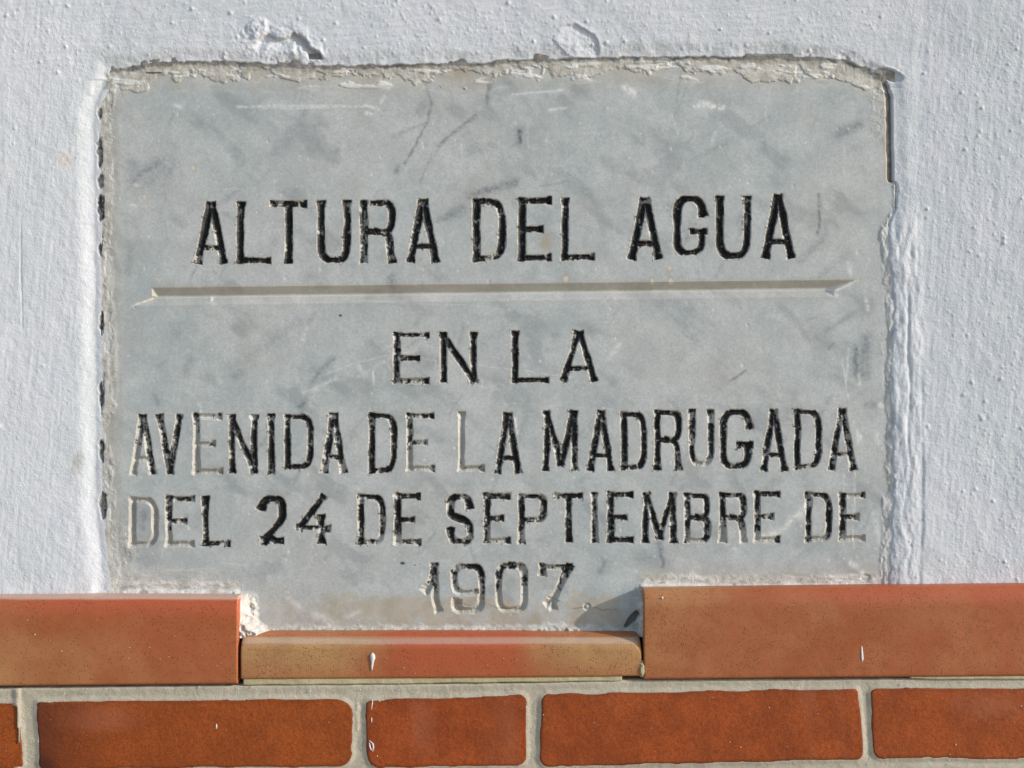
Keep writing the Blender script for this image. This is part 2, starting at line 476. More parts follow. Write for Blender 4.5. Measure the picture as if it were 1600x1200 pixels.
    for v0, v1, w in [(168, 186, 3), (212, 262, 5), (272, 296, 5), (303, 345, 6), (380, 400, 3), (484, 525, 3.5), (592, 646, 4.0), (685, 722, 4.5), (768, 812, 5.5)]:
        mid = (v0 + v1) / 2
        d = np.abs(U - (155.5 + (v0 > 270) * 1.5 + (v0 > 470) * 1.5 + (v0 > 760) * 2)) / w + np.abs((V - mid) / ((v1 - v0) / 2)) ** 2.5 + 0.7 * nz
        dash = np.maximum(dash, sstep(1.1, 0.7, d))
    bare = np.maximum(bare, dash * 0.85 * (np.abs(U - 157) < 9))
    H -= dash * 2.5
    co = W(U, V, H).reshape(-1, 3)
    q = grid_quads(len(us), len(vs))
    keep = (sd.ravel()[q] > -5).any(1)
    keep &= (V.ravel()[q].max(1) < np.where(U.ravel()[q[:, 0]] < 800, 944, 934))
    q = q[keep]
    w = thing('plaster_wall', 'rough whitewashed plaster wall surrounding the marble plaque', 'wall', (0, 0, ZC + (600 - 940) * S))
    A = np.stack([dirt_shade, pink, bare], -1).reshape(-1, 3)
    mesh_from('plaster', co, q, M_PLASTER, w, origin=(0, 0, ZC), attrs={'wear_light_a': A})
    return w
WALL = plaster_wall()

# masonry core behind everything, so the wall is solid
def box(name, x0, x1, y0, y1, z0, z1, mat, parent):
    c = np.array([[x, y, z] for x in (x0, x1) for y in (y0, y1) for z in (z0, z1)], float)
    q = np.array([[0, 1, 3, 2], [4, 6, 7, 5], [0, 4, 5, 1], [2, 3, 7, 6], [0, 2, 6, 4], [1, 5, 7, 3]])
    return mesh_from(name, c, q, mat, parent, smooth=False)
box('masonry', -1.6, 1.6, 30 * S, 0.25, 0.0, ZC + 3200 * S, M_MORTAR, WALL)

# ------------------------------------------------------------------ lettering
def chaikin(p, n=2):
    p = [tuple(a) for a in p]
    for _ in range(n):
        q = [p[0]]
        for a, b in zip(p[:-1], p[1:]):
            q += [(a[0] * .75 + b[0] * .25, a[1] * .75 + b[1] * .25), (a[0] * .25 + b[0] * .75, a[1] * .25 + b[1] * .75)]
        q.append(p[-1]); p = q
    return p

G = {
 'A': [[(0, 1), (.46, 0)], [(.54, 0), (1, 1)], [(.13, .765), (.87, .765)]],
 'L': [[(0, 0), (0, 1)], [(0, 1), (1, 1)]],
 'T': [[(0, 0), (1, 0)], [(.52, 0), (.52, 1)]],
 'U': [chaikin([(0, 0), (0, .5), (0, .86), (.22, 1), (.5, 1), (.78, 1), (1, .86), (1, .5), (1, 0)])],
 'R': [[(0, 0), (0, 1)], chaikin([(0, 0), (.5, 0), (.9, .01), (1, .13), (1, .24), (1, .38), (.85, .5), (.5, .5), (0.05, .5)]), chaikin([(.45, .5), (.8, .52), (.92, .62), (.94, .8), (1, 1)])],
 'D': [[(0, 0), (0, 1)], chaikin([(0, 0), (.5, 0), (.85, .03), (1, .2), (1, .35), (1, .65), (1, .8), (.85, .97), (.5, 1), (0, 1)])],
 'E': [[(0, 0), (0, 1)], [(0, 0), (1, 0)], [(0, .5), (.68, .5)], [(0, 1), (1, 1)]],
 'G': [chaikin([(.98, .27), (.93, .12), (.75, 0), (.5, 0), (.2, 0), (0, .14), (0, .35), (0, .7), (0, .88), (.2, 1), (.5, 1), (.8, .97), (.95, .85), (.93, .62)]), [(.62, .6), (1, .6)]],
 'N': [[(0, 0), (0, 1)], [(0, .02), (1, 1)], [(1, 0), (1, 1)]],
 'V': [[(0, 0), (.52, 1)], [(1, 0), (.52, 1)]],
 'I': [[(.5, 0), (.5, 1)]],
 'M': [[(.04, 0), (0, 1)], [(.04, 0), (.5, .92)], [(.96, 0), (.5, .92)], [(.96, 0), (1, 1)]],
 'S': [chaikin([(.95, .22), (.9, .08), (.7, 0), (.5, 0), (.22, 0), (.03, .1), (.03, .26), (.05, .42), (.35, .48), (.65, .52), (.97, .6), (1, .78), (.95, .95), (.7, 1), (.45, 1), (.15, .98), (.04, .84), (.03, .76)])],
 'P': [[(0, 0), (0, 1)], chaikin([(0, 0), (.5, 0), (.9, .01), (1, .13), (1, .26), (1, .42), (.85, .53), (.5, .53), (0.05, .53)])],
 'B': [[(0, 0), (0, 1)], chaikin([(0, 0), (.5, 0), (.88, .02), (.95, .13), (.95, .24), (.95, .38), (.8, .47), (.5, .48), (.05, .48)]), chaikin([(.5, .48), (.9, .5), (1, .62), (1, .74), (1, .9), (.85, 1), (.5, 1), (0, 1)])],
 '2': [chaikin([(0, .2), (.1, .06), (.3, 0), (.55, 0), (.9, .02), (1, .18), (1, .32), (.95, .5), (.55, .72), (.12, .93), (.15, 1)]), [(.12, .96), (.45, .9), (.65, .97), (.92, .97)]],
 '4': [[(.8, 0), (.05, .68)], [(.05, .68), (.97, .72)], [(.76, .45), (.78, 1)]],
 '1': [[(.55, .0), (.6, .3), (.62, .75), (.82, 1)], [(.52, .18), (.3, .42), (0, .55)], [(.1, .5), (.55, .4)]],
 '9': [chaikin([(.78, .58), (.62, .6), (.4, .6), (.1, .58), (0, .42), (0, .3), (0, .1), (.2, 0), (.5, 0), (.85, 0), (1, .15), (1, .35), (1, .65), (1, .9), (.75, 1), (.5, 1), (.25, 1), (.05, .93), (.1, .8)])],
 '0': [chaikin([(.5, 0), (.15, 0), (0, .14), (0, .35), (0, .65), (0, .86), (.15, 1), (.5, 1), (.85, 1), (1, .86), (1, .65), (1, .35), (1, .14), (.85, 0), (.5, 0)])],
 '7': [[(0, .18), (.03, .02)], [(.03, .02), (1, .02)], [(1, .02), (.38, .84)], [(.38, .8), (.42, 1)], [(.2, .9), (.42, .8)]],
}
# character, left, right, top, bottom (outer edges of the cut), half width of the stroke, paint left in it
L1, L2, L3, L4, L5 = 7.3, 6.2, 6.3, 6.4, 7.0
LET = [
 ('A', 304, 355, 316, 412, L1, .92), ('L', 370, 423, 315, 411, L1, .96), ('T', 422, 479, 314, 411, L1, .8), ('U', 496, 548, 313, 411, L1, .93), ('R', 563, 618, 313, 411, L1, .78),
 ('A', 636, 686, 312, 410, L1, .86), ('D', 739, 790, 311, 408, L1, .85), ('E', 810, 862, 309, 407, L1, .93), ('L', 877, 929, 309, 406, L1, .9), ('A', 981, 1034, 309, 405, L1, .93),
 ('G', 1052, 1105, 306, 400, L1, .96), ('U', 1119, 1173, 306, 404, L1, .96), ('A', 1191, 1241, 304, 404, L1, .93),
 ('E', 615, 671, 520, 599, L2, .85), ('N', 688, 745, 519, 598, L2, .85), ('L', 800, 858, 517, 598, L2, .9), ('A', 876, 933, 517, 596, L2, .82),
 ('A', 204, 243, 648, 742, L3, .62), ('V', 245, 285, 647, 741, L3, .72), ('E', 302, 348, 647, 740, L3, .42), ('N', 358, 402, 648, 740, L3, .88), ('I', 417, 430, 647, 740, L3, .9),
 ('D', 444, 490, 647, 733, L3, .95), ('A', 502, 541, 646, 739, L3, .82), ('D', 576, 621, 646, 739, L3, .95), ('E', 635, 679, 646, 736, L3, .6), ('L', 716, 757, 644, 736, L3, .38),
 ('A', 773, 814, 645, 740, L3, .92), ('M', 848, 903, 642, 736, L3, .85), ('A', 918, 959, 642, 736, L3, .85), ('D', 970, 1011, 644, 734, L3, .93), ('R', 1022, 1065, 641, 735, L3, .97),
 ('U', 1076, 1116, 640, 728, L3, .88), ('G', 1125, 1177, 640, 733, L3 + .5, .96), ('A', 1188, 1230, 640, 736, L3, .88), ('D', 1241, 1284, 640, 733, L3, .9), ('A', 1294, 1338, 638, 735, L3, .78),
 ('D', 202, 247, 777, 854, L4, .08), ('E', 259, 304, 775, 854, L4, .66), ('L', 316, 360, 775, 853, L4, .86), ('2', 403, 447, 775, 851, L4 + .8, .97), ('4', 461, 518, 773, 850, L4 + .6, .88),
 ('D', 559, 603, 773, 851, L4, .86), ('E', 616, 658, 772, 851, L4, .84), ('S', 697, 741, 772, 850, L4 + .4, .86), ('E', 756, 798, 771, 849, L4, .85), ('P', 810, 855, 772, 849, L4, .85),
 ('T', 866, 910, 771, 848, L4, .84), ('I', 922, 936, 770, 848, L4, .6), ('E', 949, 990, 769, 848, L4, .88), ('M', 1003, 1057, 770, 848, L4, .84), ('B', 1069, 1111, 771, 848, L4, .8),
 ('R', 1124, 1167, 770, 848, L4, .78), ('E', 1178, 1219, 768, 847, L4, .8), ('D', 1258, 1300, 769, 846, L4, .8), ('E', 1311, 1352, 770, 845, L4, .7),
 ('1', 659, 696, 880, 957, L5, .66), ('9', 704, 758, 881, 958, L5, .75), ('0', 774, 825, 879, 957, L5, .66), ('7', 842, 895, 880, 954, L5, .66),
]
# places where the paint has come out of the cut: u, v, radius, strength
WEAR = [(212, 715, 17, 1.2), (215, 740, 14, 1.), (322, 660, 12, .5), (305, 700, 22, .7), (330, 735, 16, .5), (226, 730, 8, .6), (720, 690, 30, .6), (740, 732, 16, .4),
        (640, 720, 20, .5), (660, 732, 18, .5), (860, 400, 10, .2), (905, 400, 26, .25), (765, 403, 20, .3), (340, 400, 8, .2), (573, 405, 8, .5), (612, 404, 6, .4), (310, 405, 8, .7),
        (268, 848, 16, .5), (290, 845, 18, .5), (350, 848, 10, .7), (595, 845, 12, .5), (575, 845, 10, .4), (618, 846, 14, .5), (650, 846, 14, .3), (700, 790, 10, .4), (775, 846, 16, .4),
        (815, 838, 12, .4), (1080, 846, 18, .45), (1130, 842, 12, .4), (1160, 842, 12, .4), (1195, 842, 20, .4), (1280, 842, 20, .4), (1335, 842, 22, .8), (1335, 775, 14, .6), (1345, 800, 16, .5),
        (700, 950, 60, .3), (690, 945, 26, 1.), (730, 950, 34, 1.2), (800, 948, 34, .8), (868, 945, 22, .9), (782, 945, 16, .5), (668, 915, 10, .3), (1320, 660, 12, .4),
        (340, 560, 1, 0), (620, 560, 12, .2), (622, 594, 16, .5), (655, 594, 20, .5), (1115, 722, 14, .5), (1095, 725, 14, .4), (1270, 730, 16, .3), (505, 730, 10, .4), (535, 732, 8, .5),
        (520, 722, 12, .4), (430, 735, 8, .6), (426, 655, 6, .6), (396, 650, 7, .7), (545, 318, 6, .6), (500, 316, 5, .5), (373, 317, 5, .5), (1255, 700, 1, 0), (880, 312, 6, .6),
        (1124, 312, 6, .4), (1167, 312, 6, .6), (434, 322, 12, .35), (1012, 315, 6, .5), (660, 318, 6, .6), (330, 320, 6, .6), (723, 650, 6, .6), (1080, 650, 6, .5), (1110, 655, 7, .6)]

def plaque():
    st = 1.25
    us = axis([(166 - 14, 1398, st)])
    vs = axis([(84, 992, st)])
    U, V = np.meshgrid(us, vs)
    nu, nv = len(us), len(vs)
    H = 0.18 * fbm(U, V, 120, 2, 1) + 0.05 * fbm(U, V, 9, 3, 2)
    paint = np.zeros_like(H); crust = np.zeros_like(H); stain_shade = np.zeros_like(H); vein = np.zeros_like(H); white = np.zeros_like(H); dark = np.zeros_like(H)
    n8 = fbm(U, V, 8, 4, 3); n25 = fbm(U, V, 25, 4, 4); n60 = fbm(U, V, 70, 3, 5); n4 = fbm(U, V, 4, 3, 6); n2 = fbm(U, V, 2.6, 2, 8)
    lid = np.zeros(H.shape, np.int32)
    # --- carved characters
    for k, (ch, x0, x1, y0, y1, hw, pc) in enumerate(LET):
        j0, j1 = np.searchsorted(us, [x0 - 9, x1 + 9]); i0, i1 = np.searchsorted(vs, [y0 - 9, y1 + 9])
        u = U[i0:i1, j0:j1]; v = V[i0:i1, j0:j1]
        wu = u + 0.8 * vn(u / 26, v / 26, k) + 0.22 * n8[i0:i1, j0:j1]; wv = v + 0.7 * vn(u / 26, v / 26, k + 5) + 0.22 * n8[i0:i1, j0:j1]
        hj = hw * (1 + 0.17 * vn(u / 20, v / 20, k + 2) + 0.03 * n4[i0:i1, j0:j1])
        dep = np.full_like(u, -99.0)
        ax0, ax1, ay0, ay1 = x0 + hw * .8, x1 - hw * .8, y0 + hw * .62, y1 - hw * .62
        for pl in G[ch]:
            P = [(ax0 + (ax1 - ax0) * px, ay0 + (ay1 - ay0) * py) for px, py in pl]
            lens = [math.dist(a, b) for a, b in zip(P[:-1], P[1:])]
            tot = sum(lens); acc = 0
            for (a, b), ln in zip(zip(P[:-1], P[1:]), lens):
                if ln < 1e-6: continue
                dx, dy = (b[0] - a[0]) / ln, (b[1] - a[1]) / ln
                tu = (wu - a[0]) * dx + (wv - a[1]) * dy
                t = np.clip(tu, 0, ln)
                first, last = acc == 0, acc + ln > tot - 1e-3
                tt = np.clip(tu, -99 if first else 0, 999 if last else ln)
                dist = np.hypot(wu - a[0] - tt * dx, wv - a[1] - tt * dy)
                s = acc + t
                e = np.minimum(s, tot - s)
                w = hj * (0.74 if abs(dy) < 0.3 else 0.90)
                w = w + 1.9 * np.clip(1 - (e + 1.0) / 6.0, 0, 1) ** 1.3
                dd = w - dist
                ext = hw * (0.78 if abs(dy) >= .3 else .9)
                if first: dd = np.minimum(dd, (ext + tu) * 1.5)
                if last: dd = np.minimum(dd, (ext + ln - tu) * 1.5)
                dep = np.maximum(dep, dd)
                acc += ln
        prof = np.clip(dep, 0, None)
        d = 0.98 * prof * (1 + 0.05 * n8[i0:i1, j0:j1])
        d = np.minimum(d, hw * 0.86 + 0.12 * prof)
        d = d + (0.6 * n4[i0:i1, j0:j1] + .8 * fbm(u, v, 3.0, 2, k, sy=14)) * sstep(0, 2, prof)
        H[i0:i1, j0:j1] -= np.clip(d, 0, None)
        sub = lid[i0:i1, j0:j1]; sub[dep > 0.4] = k + 1
        wear = np.zeros_like(u)
        for (a, b, r, s_) in WEAR:
            if x0 - 30 < a < x1 + 30 and y0 - 30 < b < y1 + 30:
                wear = np.maximum(wear, s_ * sstep(r * 1.3, r * .4, np.hypot(u - a, v - b)))
        f = pc - wear * 0.9 - (.10 if y0 > 600 else .02) + .22 * n25[i0:i1, j0:j1]
        nzz = 0.55 * n8[i0:i1, j0:j1] + 0.5 * n4[i0:i1, j0:j1] + 0.35 * n2[i0:i1, j0:j1]
        streak = fbm(u * .9, v, 3.0, 2, k + 4, sy=16)
        nzz = nzz + .45 * streak - .30 * sstep(2.6, .6, dep)
        edge = sstep(0.1, 1.3, dep + 0.7 * n4[i0:i1, j0:j1] - .25)
        pm = edge * sstep(-0.18, 0.24, (f - 0.5) * 1.35 + nzz + 0.04)
        paint[i0:i1, j0:j1] = np.maximum(paint[i0:i1, j0:j1], pm)
        # flecks of paint that ran over the arris
        fl = sstep(-2.6, 0.0, dep) * sstep(0.38, 0.5, n4[i0:i1, j0:j1]) * (pc > .8) * 0.8
        paint[i0:i1, j0:j1] = np.maximum(paint[i0:i1, j0:j1], fl)
        # pale arris and grime in the cut
        wb = sstep(1.4, 0.2, np.abs(dep)) * (0.10 + 0.7 * n8[i0:i1, j0:j1])
        white[i0:i1, j0:j1] = np.maximum(white[i0:i1, j0:j1], np.clip(wb, 0, .5))
        stain_shade[i0:i1, j0:j1] = np.maximum(stain_shade[i0:i1, j0:j1], sstep(-5, 2, dep) * 0.45)
    # --- full stop after the year
    r = np.hypot(U - 917, V - 948)
    H -= 2.6 * sstep(6.5, 4.0, r) - 2.4 * sstep(4.2, 1.5, r)
    white = np.maximum(white, 0.35 * sstep(1.8, .4, np.abs(r - 4.3)))
    # --- the long V-cut rule
    apex = 464 - (U - 240) * (12.0 / 1060); up = apex - 14.5; lo = apex + 13.5 - (U - 205) * 0.002
    pu = (V - up) * 0.60; pl_ = (lo - V) * 0.52 + .5 * n25
    rdw = .5 * n25
    lft = (U - (238 - np.clip(V - 463, 0, 20) * 2.1 - np.clip(463 - V, 0, 20) * 0.05)) * 1.2
    rgt = ((1303 + np.clip(454 - V, 0, 30) * 2.3) - U) * 0.35
    rd = np.minimum(np.minimum(pu, pl_), np.minimum(lft, rgt))
    rdc = np.clip(rd, 0, None)
    H -= rdc * 1.0
    rule_id = len(LET) + 1
    lid[rd > 0.35] = rule_id
    stain_shade = np.maximum(stain_shade, sstep(-5, 2, rd) * np.where(V < apex, .55, .25))  # dirt stain, plus the upper wall's olive shade put into the colour
    white = np.maximum(white, sstep(1.2, 0.1, np.abs(V - apex - 1)) * (rd > 1) * 0.25)
    rr = np.hypot(U - 328, V - 467); H += 1.0 * sstep(4.5, 2, rr); white = np.maximum(white, sstep(4.6, 3, rr) * 0.45); dark = np.maximum(dark, sstep(1.6, .5, rr) * .6)
    # --- veins
    vd = fbm(U + 40 * n60, V + 40 * n60, 130, 5, 7)
    rot = (U * 0.80 + V * 0.60); rot2 = (-U * 0.60 + V * 0.80)
    a1 = np.abs(fbm(rot2 * 0 + (U * 0.55 + V * 0.83) + 24 * n25, (V * 0.55 - U * 0.83) * 0.30, 75, 4, 9))
    vein = np.maximum(vein, sstep(0.12, 0.0, a1) * sstep(0.05, 0.6, fbm(U, V, 150, 3, 2)) * 0.12)
    vein = np.maximum(vein, sstep(0.12, 0.62, fbm(rot + 30 * n25, rot2 * 2.2, 62, 4, 12)) * 0.28)
    def stroke(arr, pts, w, s, wob=3.0, rag=0.5):
        """a soft vein or scratch drawn on the stone"""
        nonlocal_arr = arr
        xs = [p[0] for p in pts]; ys = [p[1] for p in pts]
        m = w * 3 + wob + 3
        j0, j1 = np.searchsorted(us, [min(xs) - m, max(xs) + m]); i0, i1 = np.searchsorted(vs, [min(ys) - m, max(ys) + m])
        if i1 <= i0 or j1 <= j0: return
        u = U[i0:i1, j0:j1] + wob * n8[i0:i1, j0:j1]; v = V[i0:i1, j0:j1] + wob * n25[i0:i1, j0:j1]
        best = np.full_like(u, 1e9)
        for a, b in zip(pts[:-1], pts[1:]):
            ln = math.dist(a, b) + 1e-6
            t = np.clip(((u - a[0]) * (b[0] - a[0]) + (v - a[1]) * (b[1] - a[1])) / ln ** 2, 0, 1)
            best = np.minimum(best, np.hypot(u - a[0] - t * (b[0] - a[0]), v - a[1] - t * (b[1] - a[1])))
        g = np.exp(-(best / w) ** 2) * s * np.clip(1 - rag + rag * 1.6 * (0.6 + n4[i0:i1, j0:j1] * 1.2), 0, 1.3)
        nonlocal_arr[i0:i1, j0:j1] = np.maximum(arr[i0:i1, j0:j1], g)
    for pts, w, s in [([(664, 130), (674, 160), (668, 190), (642, 240), (632, 255)], 2.6, .45), ([(766, 128), (760, 160)], 4, .5), ([(770, 125), (758, 168)], 1.5, .5),
                      ([(745, 180), (700, 212), (686, 228)], 3, .4), ([(620, 268), (622, 262)], 5, .4), ([(812, 206), (813, 222)], 5, .75), ([(735, 305), (780, 292), (808, 286)], 7, .5),
                      ([(690, 342), (722, 325)], 9, .4), ([(812, 206), (812, 224)], 9, .35), ([(1310, 210), (1342, 195)], 8, .4), ([(1280, 305), (1281, 345), (1277, 365)], 3.2, .55),
                      ([(1338, 545), (1337, 580), (1343, 590)], 6, .6), ([(1352, 530), (1350, 585)], 11, .4), ([(1140, 596), (1165, 578)], 2.2, .5), ([(1294, 545), (1303, 536)], 1.8, .4),
                      ([(528, 234), (527, 238)], 5, .4), ([(205, 282), (250, 252)], 8, .35), ([(224, 285), (270, 255)], 14, .22), ([(428, 240), (470, 190)], 12, .22),
                      ([(470, 645), (478, 620), (495, 585), (520, 560)], 5, .35), ([(468, 635), (475, 628)], 6, .5), ([(241, 618), (248, 630)], 3.5, .35), ([(368, 588), (375, 583)], 8, .3),
                      ([(611, 436), (613, 458)], 8, .45), ([(610, 440), (608, 450)], 4, .4), ([(225, 800), (224, 822)], 9, .42), ([(1030, 850), (1036, 885)], 5, .5), ([(938, 893), (945, 880)], 6, .35),
                      ([(1000, 870), (1036, 880)], 10, .25), ([(360, 580), (470, 500)], 10, .16), ([(800, 1000), (840, 960)], 4, .2), ([(1355, 633), (1385, 630)], 6, .3),
                      ([(540, 700), (560, 660)], 6, .15), ([(450, 770), (470, 735)], 4, .25), ([(505, 880), (530, 840)], 4, .16), ([(648, 510), (660, 480)], 6, .2), ([(480, 510), (490, 490)], 5, .22)]:
        stroke(vein, pts, w, min(1, s * 1.15), 2.5, .45)
    R = random.Random(11)
    for _ in range(110):
        a = R.uniform(185, 1350); b = R.uniform(140, 900); l = R.uniform(12, 60); an = R.gauss(-0.95, .35)
        stroke(vein, [(a, b), (a + l * math.cos(an), b + l * math.sin(an))], R.choice([R.uniform(1.4, 3), R.uniform(3, 9)]), R.uniform(.08, .30), 2.5, .5)
    # --- scratches and knocks
    for pts, w, s in [([(370, 167), (465, 164), (560, 166)], 2.0, .5), ([(410, 169), (590, 166)], 1.6, .45), ([(800, 148), (880, 141)], 1.6, .55), ([(858, 172), (885, 169)], 2.2, .6),
                      ([(860, 143), (878, 140)], 2.6, .6), ([(720, 225), (722, 250)], 1.2, .5), ([(560, 588), (600, 565), (625, 556)], 3.5, .3), ([(475, 615), (525, 592)], 4, .42),
                      ([(510, 585), (560, 565), (650, 548)], 1.6, .32), ([(474, 532), (480, 510)], 3.5, .4), ([(560, 570), (570, 590)], 3, .4), ([(952, 560), (968, 538)], 4, .42),
                      ([(584, 580), (584, 600)], 1.3, .7), ([(753, 595), (754, 606)], 1.2, .6), ([(804, 652), (808, 676)], 2.0, .95), ([(285, 808), (296, 826)], 1.7, .95), ([(312, 632), (314, 645)], 2.6, .7),
                      ([(310, 650), (345, 656)], 3.4, .6), ([(1316, 560), (1325, 620)], 1.0, .5), ([(1318, 740), (1318, 850)], .9, .6), ([(1336, 720), (1336, 800)], .9, .55), ([(1327, 705), (1336, 735)], 1.2, .6),
                      ([(1333, 745), (1333, 860)], .8, .5), ([(1326, 545), (1322, 600)], 1.3, .45), ([(1318, 230), (1320, 270)], 1.8, .3), ([(1086, 165), (1130, 168)], 4.5, .85), ([(1095, 160), (1108, 162)], 4, .7),
                      ([(1118, 205), (1112, 225)], 3, .35), ([(1050, 180), (1060, 210)], 1.0, .4), ([(1196, 175), (1198, 190)], 1.2, .5), ([(1360, 300), (1368, 315)], 2, .3), ([(1326, 410), (1330, 430)], 4, .5),
                      ([(1353, 465), (1356, 485)], 2.6, .5), ([(1342, 585), (1344, 600)], 3.4, .5), ([(1376, 632), (1378, 634)], 4.5, .7), ([(1340, 675), (1343, 690)], 4.5, .5), ([(1370, 680), (1373, 692)], 4.5, .5),
                      ([(1365, 800), (1375, 850)], 4, .4), ([(1190, 838), (1220, 830), (1250, 800), (1262, 785)], 3.6, .65), ([(1235, 810), (1262, 800)], 6, .45), ([(1130, 845), (1150, 860)], 5, .4),
                      ([(1330, 880), (1360, 905)], 4, .7), ([(500, 650), (520, 640)], 1, .2), ([(600, 545), (640, 520)], 2, .2), ([(206, 478), (238, 464)], 1.6, .8), ([(1300, 457), (1340, 438)], 2.0, .7),
                      ([(1296, 458), (1306, 462)], 4.0, .6), ([(600, 150), (595, 160)], 3, .5), ([(571, 164), (590, 170)], 3, .6), ([(574, 176), (580, 178)], 4, .6), ([(596, 130), (606, 133)], 6, .7),
                      ([(977, 138), (990, 146)], 6, .8), ([(330, 297), (380, 295)], 1.2, .3), ([(660, 560), (900, 590)], .9, .25), ([(700, 625), (960, 640)], .9, .2), ([(560, 470), (760, 478)], 1., .2),
                      ([(495, 960), (520, 975)], 8, .4), ([(450, 935), (470, 950)], 6, .35), ([(540, 965), (560, 955)], 4, .3), ([(275, 163), (282, 168)], 5, .5), ([(205, 320), (212, 322)], 2, .6), ([(212, 288), (216, 290)], 2, .6)]:
        stroke(white, pts, w, s, 2.2, .75)
    R = random.Random(5)
    for _ in range(190):                                  # fine scuffs
        a = R.uniform(190, 1370); b = R.uniform(135, 900); l = abs(R.gauss(0, 22)) + 3; an = R.choice([R.gauss(0.1, .12), R.gauss(-1.2, .4), R.gauss(1.5, .2)])
        stroke(white, [(a, b), (a + l * math.cos(an), b + l * math.sin(an))], R.uniform(.7, 1.2), R.uniform(.06, .28), 4, .8)
    for _ in range(900):                                  # tiny knocks
        a = R.uniform(180, 1385); b = R.uniform(125, 985); rr_ = R.choice([.8, .9, 1.0, 1.2, 1.8]) * R.uniform(.8, 1.2)
        j0, j1 = np.searchsorted(us, [a - 8, a + 8]); i0, i1 = np.searchsorted(vs, [b - 8, b + 8])
        g = np.exp(-((U[i0:i1, j0:j1] - a) ** 2 + (V[i0:i1, j0:j1] - b) ** 2 * R.uniform(.4, 1.4)) / rr_ ** 2)
        white[i0:i1, j0:j1] = np.maximum(white[i0:i1, j0:j1], g * R.uniform(.2, .8) * np.clip(.8 + n4[i0:i1, j0:j1] * 1.4, 0, 1))
        H[i0:i1, j0:j1] -= g * R.uniform(0, .6)
    for a, b, r_ in [(302, 262, 4), (226, 308, 4), (213, 290, 3), (1046, 420, 4), (1048, 440, 5), (884, 436, 5), (1019, 440, 5)]:
        rr = np.hypot(U - a, (V - b) * .7) + 1.5 * n4
        stain_shade = np.maximum(stain_shade, sstep(r_ * 1.6, r_ * .5, rr)); white = np.maximum(white, .5 * sstep(r_, r_ * .4, rr))
    for a, b, r_ in [(629, 880, 2.2), (532, 493, 1.6), (648, 883, 1.0)]:
        dark = np.maximum(dark, sstep(r_ * 1.4, r_ * .6, np.hypot((U - a) * .6, V - b)))
    # yellow rust mark beside the E, warm tints
    yl = np.exp(-(((U - 853) / 9) ** 2 + ((V - 378) / 17) ** 2))
    stain_shade = np.maximum(stain_shade, 0.85 * yl)
    stain_shade = np.maximum(stain_shade, 0.10 * sstep(0, .6, n60))
    # --- rims of the slab, hidden under old mortar and limewash
    dl = U - lin(V, LEFT); dt = V - lin(U, TOP); dr = lin(V, RIGHT) - U
    H -= 1.2 * sstep(36, 12, dl) + 1.5 * sstep(34, 12, dt)
    cl = sstep(30, 18, dl + 9 * n25 * 1.0 + 5 * n8) * 0.9 * sstep(-0.5, 0.2, n8 * .7 + 0.9 * fbm(U, V, 12, 3, 1, sy=60) + .12)
    cl = np.maximum(cl, sstep(42, 24, dl + 10 * n25) * 0.35)
    ct = .9 * sstep(5, 0, (dt - 19 - 16 * n25 - 6 * n8 - 22 * n60 - 6 * sstep(600, 200, U))) * sstep(-0.62, -0.3, n25 * 0.8 + n8 * .5 + .12)
    hole = sstep(1.15, 1.0, np.sqrt(((U - 411) / 20) ** 2 + ((V - 125) / 17) ** 2) + .2 * n8)
    hole2 = sstep(1.15, 1.0, np.sqrt(((U - 500) / 8) ** 2 + ((V - 117) / 5) ** 2) + .3 * n8)
    hole3 = sstep(1.15, 1.0, np.sqrt(((U - 720) / 50) ** 2 + ((V - 124) / 14) ** 2) + .4 * n8)
    ct = ct * (1 - hole) * (1 - hole2) * (1 - hole3)
    ring = sstep(60, 30, np.hypot(U - 195, (V - 150))) * sstep(-.2, .2, n8 + .15)
    ctl = sstep(70, 20, (U - 170) * .6 + (V - 115) * 1.1 + 12 * n25) * 0.85
    cr_ = sstep(9, 2, dr + 10 * n25 + 6 * n8) * 0.7
    cr2 = .6 * sstep(1.0, .65, np.sqrt(((U - 1372) / 17) ** 2 + ((V - 175) / 62) ** 2) + .55 * n8) * sstep(-.15, .15, n8 + .05)
    inL = U < 378; inR = U > 998
    wLR = sstep(381, 366, U + 4 * n8) + sstep(994, 1008, U + 4 * n8)
    base_v = np.where(inL, 930, 921)
    bl = base_v - V
    cb = wLR * sstep(26, 14, bl + 10 * n25 + 6 * n8)
    grub = sstep(1.1, .5, np.sqrt(((U - 250) / 95) ** 2 + ((V - 905) / 26) ** 2) + .8 * n25) * sstep(-.5, .5, fbm(U, V, 30, 4, 2, sy=9))
    corner = sstep(1.1, .4, np.sqrt(((U - 185) / 32) ** 2 + ((V - 860) / 70) ** 2) + .4 * n25) * sstep(-.3, .1, n8)
    cc = ((~inL) & (~inR)) * sstep(10, 3, 984 - V + 4 * n8 + 4 * n25)
    crust = np.maximum.reduce([cl, ct, ctl * .8, cr_ * .8, cr2 * .6, cb, grub * .8, corner * .8, cc])
    H += 0.8 * sstep(.2, .8, ct) * (.7 + .9 * n8) + .3 * sstep(.5, .9, cl) * (.6 + n8) + .0 * cr2 + .0 * grub + .9 * sstep(.4, .9, cr_)
    H += 2.2 * sstep(9, 0, dt) * np.clip(.5 + 1.2 * n25, 0, 1.2)
    # limewash smears along the rims
    ws = sstep(.1, .5, fbm(U, V, 30, 4, 13, sy=8)) * sstep(50, 20, dt) * sstep(2, 8, dt)
    ws = np.maximum(ws, sstep(.15, .55, fbm(U, V, 36, 4, 10, sy=11)) * sstep(32, 14, dt) * (U > 780) * .95)
    H += 1.1 * sstep(.4, .7, ws)
    white = np.maximum(white, ws * .8)
